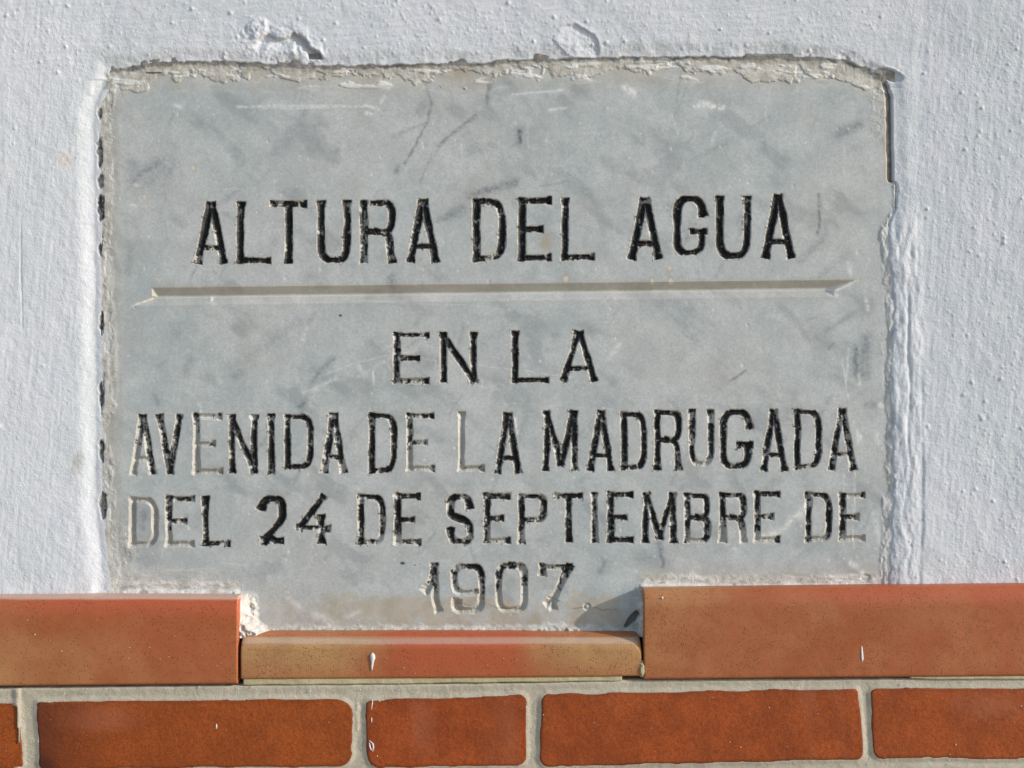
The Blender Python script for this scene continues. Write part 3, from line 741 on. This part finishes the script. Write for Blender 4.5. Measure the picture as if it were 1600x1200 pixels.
    wl = sstep(.05, .5, fbm(U, V, 8, 4, 14, sy=50)) * sstep(34, 20, dl) * sstep(4, 12, dl)
    white = np.maximum(white, wl * .55)
    wr = sstep(.1, .5, fbm(U, V, 6, 4, 11, sy=30)) * sstep(16, 6, dr) * (V > 280)
    white = np.maximum(white, wr * .6)
    wrr = sstep(-.05, .35, fbm(U, V, 9, 4, 2, sy=26) + .5 * sstep(9, 2, dr) - .15) * sstep(20, 7, dr) * (V > 290)
    H += 1.6 * wrr * (.7 + n8); white = np.maximum(white, wrr * .75)
    wbm = wLR * sstep(16, 8, bl + 8 * n8) * sstep(-.3, .3, fbm(U, V, 30, 4, 3, sy=7))
    wbm = np.maximum(wbm, inR * sstep(.2, .5, fbm(U, V, 60, 4, 6, sy=7)) * sstep(34, 18, bl) * .8)
    wch = sstep(-.05, .4, fbm(U, V, 26, 4, 12, sy=8)) * wLR * sstep(30, 12, bl)
    H += 1.0 * wch * (.6 + n8)
    white = np.maximum(white, np.maximum(wbm * .7, wch * .75))
    dk = sstep(.22, .55, fbm(U, V, 14, 4, 15, sy=7)) * (cb > .4) * sstep(24, 6, bl) * .7
    dark = np.maximum(dark, dk * .8)
    for v0, v1, w in [(168, 186, 3), (212, 262, 4), (272, 296, 5), (303, 345, 6), (362, 400, 3), (484, 525, 3.2), (592, 646, 3.8), (685, 722, 4.2), (768, 812, 5.5)]:
        cu_ = 156 + (v0 > 270) * 1.0 + (v0 > 470) * 1.5 + (v0 > 760) * 3
        d_ = (np.abs(U - cu_) / w) ** 2 + np.abs((V - (v0 + v1) / 2) / ((v1 - v0) / 2)) ** 3 + 0.9 * n8
        g_ = sstep(1.15, 0.75, d_)
        dark = np.maximum(dark, g_ * np.clip((.95 if v0 > 300 else .7) + .5 * n4, 0, 1)); H -= 1.2 * g_
    dark = np.maximum(dark, sstep(4, 1.0, dt + 4 * n8) * .6)  # shadow line under the plaster lip, painted on the stone
    dark = np.maximum(dark, sstep(1.1, .7, np.sqrt(((U - 240) / 15) ** 2 + ((V - 113.5) / 2.0) ** 2) + .2 * n4) * .9)
    # yellow-green mortar in the gap by the upper right edge, darker towards the rim
    gap = (V > 130) & (V < 285)
    H -= gap * 5.0 * sstep(10, 5, dr + 2 * n8)
    stain_shade = np.maximum(stain_shade, gap * sstep(16, 8, dr + 3 * n8)); dark = np.maximum(dark, gap * sstep(7, 2, dr + 3 * n8) * .7)
    # silt stain round the foot of the year
    sl = sstep(928 - 12 * sstep(700, 500, U), 948 + 14 * sstep(760, 560, U), V + 42 * n25 + 18 * n8) * (~inL) * sstep(1010, 990, U) * np.clip(0.66 + .7 * n25 + .5 * n8, 0, 1) * (.45 + .55 * sstep(420, 640, U))
    sl = np.maximum(sl, sstep(1.1, .3, np.sqrt(((U - 620) / 150) ** 2 + ((V - 950) / 24) ** 2) + .3 * n25) * .8)
    stain_shade = np.maximum(stain_shade, np.clip(sl, 0, .85))
    stain_shade = np.maximum(stain_shade, np.clip(sstep(60, 10, dt) * .45 * (1 + n25), 0, 1))
    stain_shade = np.maximum(stain_shade, np.clip(sstep(50, 10, dl) * .35 * (1 + n25), 0, 1))
    stain_shade = np.maximum(stain_shade, np.clip(wLR * sstep(46, 10, bl) * .45 * (1 + n25), 0, 1))
    # fine cracks of the silt
    cu = np.abs(V - (948 + 14 * fbm(U, V * 0, 50, 4, 6)))
    dark = np.maximum(dark, sstep(1.6, .3, cu) * ((U > 880) & (U < 990) | (U > 700) & (U < 860)) * .45 * sstep(-.1, .3, n25))
    # --- mortar fillets against the coping tiles
    f1 = np.clip(1 - bl / 9.0, 0, 1) * wLR
    H += f1 * (6.5 + 2.5 * n8)
    lside = sstep(28, 0, U - 374 + 9 * n8 + 6 * n25 - 26 * sstep(962, 988, V)) * sstep(922, 940, V) * (U > 366)
    H += lside * (22 + 9 * n8) * 1.0
    crust = np.maximum(crust, sstep(.05, .25, lside)); white = np.maximum(white, sstep(.15, .5, lside) * .3)
    rside = sstep(12, 0, 1003 - U + 6 * n8) * sstep(926, 940, V) * (U < 1012)
    H += rside * (18 + 8 * n8)
    crust = np.maximum(crust, sstep(.1, .4, rside) * .8)
    hol = sstep(1.1, .75, np.sqrt(((U - 991 + (V - 962) * .75) / 6) ** 2 + ((V - 965) / 14) ** 2) + .5 * n8)
    H -= hol * (H + 7); dark = np.maximum(dark, hol * .7)
    f2 = np.clip(1 - (985 - V) / 7.0, 0, 1) * (~inL) * (~inR)
    H += f2 * (4.0 + 3.2 * n8)
    f3 = sstep(1, .3, np.sqrt(((U - 880) / 80) ** 2 + ((V - 983) / 10) ** 2) + .3 * n8)
    H += f3 * 3.0 * (1 + n8); crust = np.maximum(crust, f3 * .8)
    notch = np.sqrt(((U - 1352) / 9) ** 2 + ((V - 903) / 6) ** 2) + .3 * n8
    H -= 2 * sstep(1.1, .8, notch)
    # the slab is solid: its rims turn back into the wall
    paint = np.clip(paint, 0, 1) * (1 - 0.0 * crust)
    A = np.stack([np.clip(paint, 0, 1), np.clip(crust, 0, 1), np.clip(stain_shade, 0, 1)], -1).reshape(-1, 3)
    B = np.stack([np.clip(vein, 0, 1), np.clip(white, 0, 1), np.clip(dark, 0, 1)], -1).reshape(-1, 3)
    p = thing('marble_plaque', 'grey veined marble flood plaque with black carved capitals and the year 1907', 'plaque', (0, 0, ZC + (600 - 992) * S))
    # front relief split into slab, crust and each cut
    co = W(U, V, H).reshape(-1, 3)
    q = grid_quads(nu, nv)
    fid = lid.ravel()[q].max(1)
    rimmask = ((dl < 34) | (dt < 30) | (bl < 22) & (inL | inR) | (dr < 9) | (lside > .05) | (rside > .1) | (984 - V < 8)).ravel()[q[:, 0]]
    cf = (crust.ravel()[q].mean(1) > 0.5) & (fid == 0) & rimmask
    at = {'wear_light_a': A, 'wear_light_b': B}
    # slab with skirt
    i = np.arange(nu * nv).reshape(nv, nu)
    ringi = np.concatenate([i[0, :], i[1:, -1], i[-1, -2::-1], i[-2:0:-1, 0]])
    rb = W(U.ravel()[ringi], V.ravel()[ringi], np.full(len(ringi), -28.0))
    nr = np.arange(len(ringi)) + len(co)
    sk = np.stack([ringi, np.roll(ringi, -1), np.roll(nr, -1), nr], -1)
    co2 = np.concatenate([co, rb])
    A2 = np.concatenate([A, A[ringi]]); B2 = np.concatenate([B, B[ringi]])
    mesh_from('slab', co2, np.concatenate([q[(fid == 0) & ~cf], sk]), M_MARBLE, p, attrs={'wear_light_a': A2, 'wear_light_b': B2})
    c = mesh_from('mortar_crust', co, q[cf], M_MARBLE, p, attrs=at)
    for k in range(len(LET)):
        sel = q[fid == k + 1]
        ch = LET[k][0]
        mesh_from('carved_numeral' if ch.isdigit() else 'carved_letter', co, sel, M_MARBLE, p, attrs=at)
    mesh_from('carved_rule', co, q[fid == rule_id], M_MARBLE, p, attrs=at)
    return p
PLAQUE = plaque()

# ------------------------------------------------------------------ coping tiles
COPING = thing('tile_coping', 'course of glazed terracotta coping tiles stepping down under the plaque', 'coping', (0, 0, ZC + (600 - 1062) * S))

def round_edge(e, r, drop):
    t = np.clip(e / r, 0, 1)
    return drop * (1 - np.sqrt(np.clip(1 - (1 - t) ** 2, 0, 1)))

def coping_tile(u0, u1, top, bot, front, rt, dt_, rc, tint, label, shoulder=None, name='coping_tile'):
    """top, bot: functions of u; rt, dt_: height and depth of the rounded nose; rc: end arris"""
    L = u1 - u0
    a = axis([(0, 6, .75), (6, 24, 3), (24, L - 24, 5), (L - 24, L - 6, 3), (L - 6, L, .75)]) if L < 800 else axis([(0, 6, .75), (6, 24, 3), (24, L, 6)])
    b = np.concatenate([np.linspace(0, .05, 7)[:-1], np.linspace(.05, .4, 22)[:-1], np.linspace(.4, .94, 22)[:-1], np.linspace(.94, 1, 8)])
    A_, B_ = np.meshgrid(a, b)
    U = u0 + A_
    T = top(U); Bt = bot(U)
    V = T + (Bt - T) * B_
    e_top = V - T - (shoulder(U) if shoulder else 0); e_bot = Bt - V; e_l = A_; e_r = L - A_
    D = front + .8 * fbm(U, V, 220, 2, 3) - round_edge(e_top, rt, dt_) - round_edge(e_bot, 4.5, 3.2)
    D -= round_edge(e_l, rc, rc * .8) + round_edge(e_r, rc, rc * .8)
    D += .12 * fbm(U, V, 10, 2, 5)
    D = np.maximum(D, -26)
    co, q = skirted(None, None, U, V, D, -28)
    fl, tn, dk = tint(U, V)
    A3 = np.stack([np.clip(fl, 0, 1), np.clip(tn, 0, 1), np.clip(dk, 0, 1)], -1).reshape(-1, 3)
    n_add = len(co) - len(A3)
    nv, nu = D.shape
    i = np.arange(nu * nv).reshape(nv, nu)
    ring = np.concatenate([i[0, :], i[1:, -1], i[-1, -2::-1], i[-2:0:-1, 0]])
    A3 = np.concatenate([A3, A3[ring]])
    return mesh_from(name, co, q, M_TILE, COPING, attrs={'wear_light_a': A3}, label=label)

F = 40.0
def tint_left(U, V):
    n = fbm(U, V, 60, 3, 4)
    fl = sstep(968, 940, V + 10 * n) * sstep(-10, 60, U + 20 * n) * .85 + sstep(40, 300, U + 60 * n) * .28 * sstep(1070, 1000, V)
    tn = sstep(60, -60, U + (V - 960) * -.15 + 60 * n) * .6 + sstep(330, 100, U + 90 * n) * sstep(965, 1010, V) * .28
    return fl, tn, sstep(933.0, 929.5, V + 1.0 * n) * .5  # pale top band: the glaze's sky highlight put into the colour
def tint_mid(U, V):
    n = fbm(U, V, 60, 3, 6)
    fl = sstep(565, 650, U + 25 * n) * sstep(880, 760, U + 25 * n) * sstep(1060, 1000, V + 22 * n - 10) * .95 + .45 * sstep(590, 660, U) * sstep(880, 800, U)
    tn = np.maximum(sstep(620, 520, U + 25 * n), sstep(800, 905, U + 30 * n)) * (.95 - .45 * sstep(1020, 1050, V + 12 * n))
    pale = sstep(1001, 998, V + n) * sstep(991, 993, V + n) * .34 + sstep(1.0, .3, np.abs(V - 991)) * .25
    fl = fl + .5 * sstep(993, 990, V)
    tn = tn * (1 - .6 * sstep(993, 990, V))
    return fl, tn, pale
def tint_right(U, V):
    n = fbm(U, V, 70, 3, 8)
    fl = sstep(950, 925, V + 8 * n) * sstep(1120, 1300, U + 40 * n) * .7 + .18 * sstep(1250, 1500, U)
    tn = sstep(1150, 1020, U + 50 * n) * .2 + .12 * sstep(-.1, .5, n) + sstep(955, 925, V) * sstep(1200, 1050, U) * .3
    return fl, tn, np.zeros_like(U)

t_l0 = lambda u: lin(u, [(-2000, RV(929, 25)), (0, RV(931, 25)), (372, RV(932, 25))]) - 1.5
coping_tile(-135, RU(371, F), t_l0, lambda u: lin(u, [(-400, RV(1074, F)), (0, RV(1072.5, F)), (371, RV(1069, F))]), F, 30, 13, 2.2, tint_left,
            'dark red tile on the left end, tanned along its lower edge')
def shoulder_mid(U):
    x = np.clip(U - (RU(1003, F) - 14), 0, 14)
    y = np.clip(10 - (U - RU(375.5, F)), 0, 10)
    return 13 - np.sqrt(np.clip(14.0 ** 2 - x * x, 0, None)) * 13 / 14 + (10 - np.sqrt(np.clip(100 - y * y, 0, None))) * .5
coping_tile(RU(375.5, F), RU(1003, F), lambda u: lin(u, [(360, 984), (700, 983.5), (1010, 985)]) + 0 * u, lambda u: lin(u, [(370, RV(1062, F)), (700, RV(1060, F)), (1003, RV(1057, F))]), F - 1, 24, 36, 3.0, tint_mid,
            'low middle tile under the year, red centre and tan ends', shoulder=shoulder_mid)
coping_tile(RU(1006, F), 1600 + 60, lambda u: lin(u, [(1000, RV(920, 25)), (1600, RV(913, 25))]), lambda u: lin(u, [(1000, RV(1061.5, F)), (1600, RV(1056, F))]), F + 1, 30, 15, 2.2, tint_right,
            'long speckled brown tile on the right end')
# their neighbours further along the wall
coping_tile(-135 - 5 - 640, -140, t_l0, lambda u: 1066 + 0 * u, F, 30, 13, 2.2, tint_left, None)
coping_tile(1665, 1665 + 640, lambda u: 906 + 0 * u, lambda u: 1048.5 + 0 * u, F, 24, 9, 2.2, tint_right, None)

def strip_mesh(name, u0, u1, vt, vb, dfn, mat, parent, step=3, back=-10, rnd=2.0, nvr=8, attrs=False):
    us = np.arange(u0, u1 + .01, step); b = np.linspace(0, 1, nvr)
    A_, B_ = np.meshgrid(us, b)
    T = vt(A_); Bt = vb(A_)
    V = T + (Bt - T) * B_
    D = dfn(A_, V) - round_edge(V - T, rnd, rnd) - round_edge(Bt - V, rnd, rnd)
    co, q = skirted(None, None, A_, V, D, back)
    return mesh_from(name, co, q, mat, parent)

# cream underside of the middle tile, showing below its face
strip_mesh('tile_body', RU(380, 37), RU(972, 37), lambda u: lin(u, [(380, RV(1061.5, 37)), (970, RV(1057, 37))]) - 1.0,
           lambda u: lin(u, [(380, RV(1071, 37)), (560, RV(1069.5, 37)), (960, RV(1064.5, 37)), (985, RV(1061, 37))]) + .9 * fbm(u, u * 0, 30, 3, 2),
           lambda u, v: 36.0 + .5 * fbm(u, v, 20, 3, 4, sy=3), M_YELLOW, COPING, 2.0, rnd=1.2)
strip_mesh('tile_body', 1412, 1640, lambda u: lin(u, [(1400, RV(1059, 38)), (1640, RV(1056, 38))]) - 1.5,
           lambda u: lin(u, [(1400, RV(1059.5, 38)), (1460, RV(1061.5, 38)), (1640, RV(1061, 38))]) + .5 * fbm(u, u * 0, 30, 3, 2),
           lambda u, v: 38.0 + .5 * fbm(u, v, 20, 3, 4, sy=3), M_YELLOW, COPING, 2.5, rnd=1.0)
# cream chip of mortar at the lower right corner of the middle tile
def chip_piece():
    us = np.linspace(RU(1000.5, F), RU(1007.5, F), 10); vs = np.linspace(RV(1034, F), RV(1058, F), 20)
    U, V = np.meshgrid(us, vs)
    r = np.sqrt(((U - RU(1004, F)) / 4.4) ** 2 + ((V - RV(1047, F)) / 13.5) ** 2) + .25 * fbm(U, V, 5, 3, 3)
    D = 37 + 4.2 * sstep(1.1, .6, r) - 6 * sstep(.95, 1.15, r)
    co, q = skirted(None, None, U, V, D, 10)
    mesh_from('mortar_chip', co, q, M_YELLOW, COPING)
chip_piece()

# ------------------------------------------------------------------ brick dado: bricks and concave joints
DADO = thing('brick_dado', 'orange brick facing with pale concave joints below the coping', 'brickwork', (0, 0, 0))
BF = 37.0
ru = lambda x: RU(x, BF); rv = lambda x: RV(x, BF)
# left(top,bottom), right(top,bottom), top(left,right), bottom(left,right), as measured
ROW = [((-470, -470), (29, 35), (1101, 1100), (1204, 1203)),
       ((56, 61), (551, 549), (1096, 1092), (1203, 1197)),
       ((569.5, 573), (823, 822), (1094, 1085), (1200, 1197)),
       ((846.5, 843), (1342, 1350), (1084, 1075.5), (1199, 1187)),
       ((1360.5, 1365), (1850, 1850), (1076, 1073), (1185, 1187)),]
BR = []
for (l, r, t, b) in ROW:
    BR.append(((ru(l[0]), ru(l[1])), (ru(r[0]), ru(r[1])), (rv(t[0]), rv(t[1])), (rv(b[0]), rv(b[1])), True))
# courses beneath, out of the picture except for their first arris
vt = rv(1216)
for row in range(7):
    xs = [-735, -223, 290, 800, 1390, 1900] if row % 2 == 0 else [-985, -470, 45, 570, 835, 1355, 1870]
    for x0, x1 in zip(xs[:-1], xs[1:]):
        t0 = rv(1199.5) if (row == 0 and x0 > 1300) else vt
        BR.append(((x0 + 10, x0 + 10), (x1 - 10, x1 - 10), (t0, t0), (vt + 98, vt + 98), False))
    vt += 118
BR = [b for b in BR if b[3][0] < 1830]
JX = BR

RAD = {0: (8, 6, 8, 8), 1: (5, 26, 10, 22), 2: (6, 15, 20, 14), 3: (12, 9, 16, 13), 4: (9, 9, 13, 9)}
def brick_sd(bk, U, V, fine=True, k=0):
    (l, r, t, b, f) = bk
    uc0, uc1 = (l[0] + l[1]) / 2, (r[0] + r[1]) / 2; vc0, vc1 = (t[0] + t[1]) / 2, (b[0] + b[1]) / 2
    tv = np.clip((V - vc0) / (vc1 - vc0), 0, 1); tu = np.clip((U - uc0) / (uc1 - uc0), 0, 1)
    L_ = l[0] + (l[1] - l[0]) * tv; R_ = r[0] + (r[1] - r[0]) * tv
    T_ = t[0] + (t[1] - t[0]) * tu; B_ = b[0] + (b[1] - b[0]) * tu
    wob = 2.5 * fbm(U, V, 46, 3, 20 + k) + .9 * fbm(U, V, 12, 2, 7 + k)
    wide = sstep(40, 0, np.minimum(V - T_, B_ - V))
    cu = (L_ + R_) / 2; cv = (T_ + B_) / 2; hu = (R_ - L_) / 2; hv = (B_ - T_) / 2
    rt = RAD.get(k, (9, 9, 9, 9))
    rad = np.where(V < cv, np.where(U < cu, rt[0], rt[1]), np.where(U < cu, rt[2], rt[3])).astype(float)
    qx = np.abs(U - cu) - hu + rad; qy = np.abs(V - cv) - hv + rad
    sd = np.hypot(np.clip(qx, 0, None), np.clip(qy, 0, None)) + np.minimum(np.maximum(qx, qy), 0) - rad
    return sd + wob

def dado():
    for k, bk in enumerate(BR):
        (l, r, t, b, fine) = bk
        st = 1.8 if fine else (3 if t[0] < 1195 else 9)
        us = np.arange(min(l) - 4, max(r) + 4 + st, st) if fine else np.linspace(l[0] - 4, r[0] + 4, 30 if t[0] > 1195 else 90)
        if fine and (min(l) < -100): us = axis([(min(l) - 4, -30, 12), (-30, max(r) + 4, st)])
        if fine and (max(r) > 1700): us = axis([(min(l) - 4, 1620, st), (1620, max(r) + 4, 12)])
        vs = np.arange(min(t) - 4, max(b) + 4 + st, st) if fine else np.linspace(t[0] - 4, b[0] + 4, 14)
        U, V = np.meshgrid(us, vs)
        sd = brick_sd(bk, U, V, k=k)
        D = BF + .35 * fbm(U, V, 60, 3, k) + .22 * fbm(U, V, 3.5, 2, k + 3) * fine
        D -= round_edge(np.clip(-sd, 0, None), 3.0, 1.3)
        D = np.where(sd > 0, D - 2.2 * sd, D)
        D = np.maximum(D, 20)
        fr = np.zeros_like(D); dk = np.zeros_like(D)
        if k == 1:
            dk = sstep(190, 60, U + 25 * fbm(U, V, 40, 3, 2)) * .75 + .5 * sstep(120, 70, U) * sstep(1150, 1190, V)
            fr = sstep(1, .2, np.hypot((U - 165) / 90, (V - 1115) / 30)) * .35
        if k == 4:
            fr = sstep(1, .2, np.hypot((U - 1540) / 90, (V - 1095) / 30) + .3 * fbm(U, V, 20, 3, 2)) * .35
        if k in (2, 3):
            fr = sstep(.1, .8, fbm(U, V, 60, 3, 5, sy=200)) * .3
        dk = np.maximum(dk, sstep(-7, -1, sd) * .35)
        co, q = skirted(None, None, U, V, D, 15)
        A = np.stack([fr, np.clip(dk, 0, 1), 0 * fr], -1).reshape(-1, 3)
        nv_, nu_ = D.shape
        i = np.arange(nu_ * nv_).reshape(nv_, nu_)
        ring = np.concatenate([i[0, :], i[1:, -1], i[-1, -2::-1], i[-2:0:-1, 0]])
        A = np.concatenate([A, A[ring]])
        mesh_from('brick', co, q, M_BRICK, DADO, attrs={'wear_light_a': A})
    # one continuous bed of grout
    us = axis([(-1000, -30, 14), (-30, 1630, 2.2), (1630, 1900, 14)])
    tops = lambda u: lin(u, [(-900, RV(1078, 34)), (0, RV(1076.5, 34)), (42, RV(1075.5, 34)), (46, RV(1074.5, 34)), (372, RV(1071.0, 34)), (800, RV(1067.5, 34)), (1000, RV(1062.5, 34)), (1600, RV(1059.5, 34))])
    b = np.concatenate([np.linspace(0, 145, 72)[:-1], np.linspace(145, 780, 60)])
    A_, B_ = np.meshgrid(us, b)
    T = tops(A_) + .8 * fbm(A_, A_ * 0, 14, 3, 3)
    V = T + B_; U = A_
    sd = np.full(U.shape, 1e3)
    for k, bk in enumerate(BR):
        m = (U > min(bk[0]) - 60) & (U < max(bk[1]) + 60) & (V > min(bk[2]) - 60) & (V < max(bk[3]) + 60)
        if m.any():
            sd[m] = np.minimum(sd[m], brick_sd(bk, U[m], V[m], k=k))
    sdc = np.clip(sd, 0, 12)
    D = 36.1 - 2.2 * sstep(-1, 8.0, sdc) + .25 * fbm(U, V, 40, 3, 6) + .15 * fbm(U, V, 7, 3, 7)
    D = np.where((B_ < 14), D + .8 * sstep(14, 4, B_), D)
    # the wide joint by the left brick has a raised lip with a drop on its right
    lip = (V > 1066) & (V < 1215)
    x = U - (42.5 + (V - 1080) * .012)
    D += lip * (3.0 * sstep(-13, -3, x) * sstep(1.6, -.6, x))
    # smear of paler mortar in the second joint
    sm = sstep(1, .6, np.sqrt(((U - 562) / 4) ** 2 + ((V - 1111) / 26) ** 2) + .4 * fbm(U, V, 6, 3, 4))
    D += 1.6 * sm
    D -= round_edge(B_, 2.5, 2.5)
    D = np.where(sd < -5, 24.0, D)
    co, q = skirted(None, None, U, V, D, 5)
    keep = np.ones(len(q), bool)
    mesh_from('joint_grout', co, q, M_GROUT, DADO)
    # plain render below the courses down to the pavement
    box('dado_core', -1.6, 1.6, -18 * S, 29 * S, 0.0, ZC + (600 - 1085) * S, M_GROUT, DADO)
dado()

# ------------------------------------------------------------------ drips and splashes of white paint
def drip(pts, rads, d, parent, mat=M_DRIP, name='paint_drip'):
    """a raised bead running down a face: pts measured (u, v), rads half widths"""
    cs = []; n = 10
    for (u, v), r in zip(pts, rads):
        u = RU(u, d); v = RV(v, d)
        for k in range(n):
            a = 2 * math.pi * k / n
            cs.append((u + r * math.cos(a), v, d + .55 * r * math.sin(a)))
    c = np.array(cs); co = W(c[:, 0], c[:, 1], c[:, 2])
    q = []
    for i in range(len(pts) - 1):
        for k in range(n):
            q.append((i * n + k, i * n + (k + 1) % n, (i + 1) * n + (k + 1) % n, (i + 1) * n + k))
    return mesh_from(name, co, np.array(q), mat, parent)
drip([(1346.3, 1009), (1346.5, 1013), (1347, 1022), (1347.4, 1030), (1347.2, 1034)], [.3, 1.2, 1.7, 1.9, .4], F + 1.2, COPING)
drip([(582, 1020), (582, 1023), (582.5, 1028), (582, 1033), (581.2, 1042), (581, 1048)], [.6, 3.4, 3.9, 2.4, 1.6, .4], F - .4, COPING)
drip([(582.5, 1092), (581.5, 1100), (580.5, 1109)], [.6, .9, .4], BF + .3, DADO)
drip([(580.6, 1121), (580.6, 1125), (580.4, 1129)], [.4, .9, .4], BF + .3, DADO)
drip([(577, 1157), (582.5, 1162), (583.4, 1168), (582, 1174)], [.7, 1.1, 1.3, .5], BF + .4, DADO)
drip([(577, 1160), (578, 1167), (580, 1172)], [.4, 1.3, .8], BF + .3, DADO)
drip([(338, 1131), (338.3, 1135), (337.8, 1139)], [.4, 1.4, .4], BF + .3, DADO)
drip([(1035.2, 932), (1035.2, 934), (1035.2, 936)], [.4, 1.5, .4], F, COPING)
R = random.Random(21)
def specks():
    """pin-head splashes of limewash over the tiles and bricks, one joined part each"""
    for parent, n, box_, d in ((COPING, 60, (0, 1600, 960, 1056), F + .3), (DADO, 110, (0, 1600, 1075, 1198), BF + .1)):
        V_ = []; Q = []
        for _ in range(n):
            u = R.uniform(box_[0], box_[1]); v = R.uniform(box_[2], box_[3]) if (parent is COPING or R.random() < .5) else R.uniform(1068, 1084)
            r = R.choice([.5, .6, .7, 1.0]) * R.uniform(.7, 1.2)
            if parent is COPING and 374 < u < 1005 and v < 1018: continue
            u = RU(u, d); v = RV(v, d); base = len(V_)
            dd = d - (.6 if parent is DADO and v < 1078 else 0)
            for k in range(6):
                a = k * math.pi / 3
                V_.append((u + r * math.cos(a), v + r * math.sin(a), dd - .5))
            for k in range(6):
                a = k * math.pi / 3
                V_.append((u + .5 * r * math.cos(a), v + .5 * r * math.sin(a), dd + .5 * r))
            for k in range(6):
                Q.append((base + k, base + (k + 1) % 6, base + 6 + (k + 1) % 6, base + 6 + k))
            Q.append((base + 6, base + 7, base + 8, base + 9)); Q.append((base + 9, base + 10, base + 11, base + 6))
        c = np.array(V_)
        o = mesh_from('paint_specks', W(c[:, 0], c[:, 1], c[:, 2]), np.array(Q), M_DRIP, parent)
        o['kind'] = 'stuff'
specks()
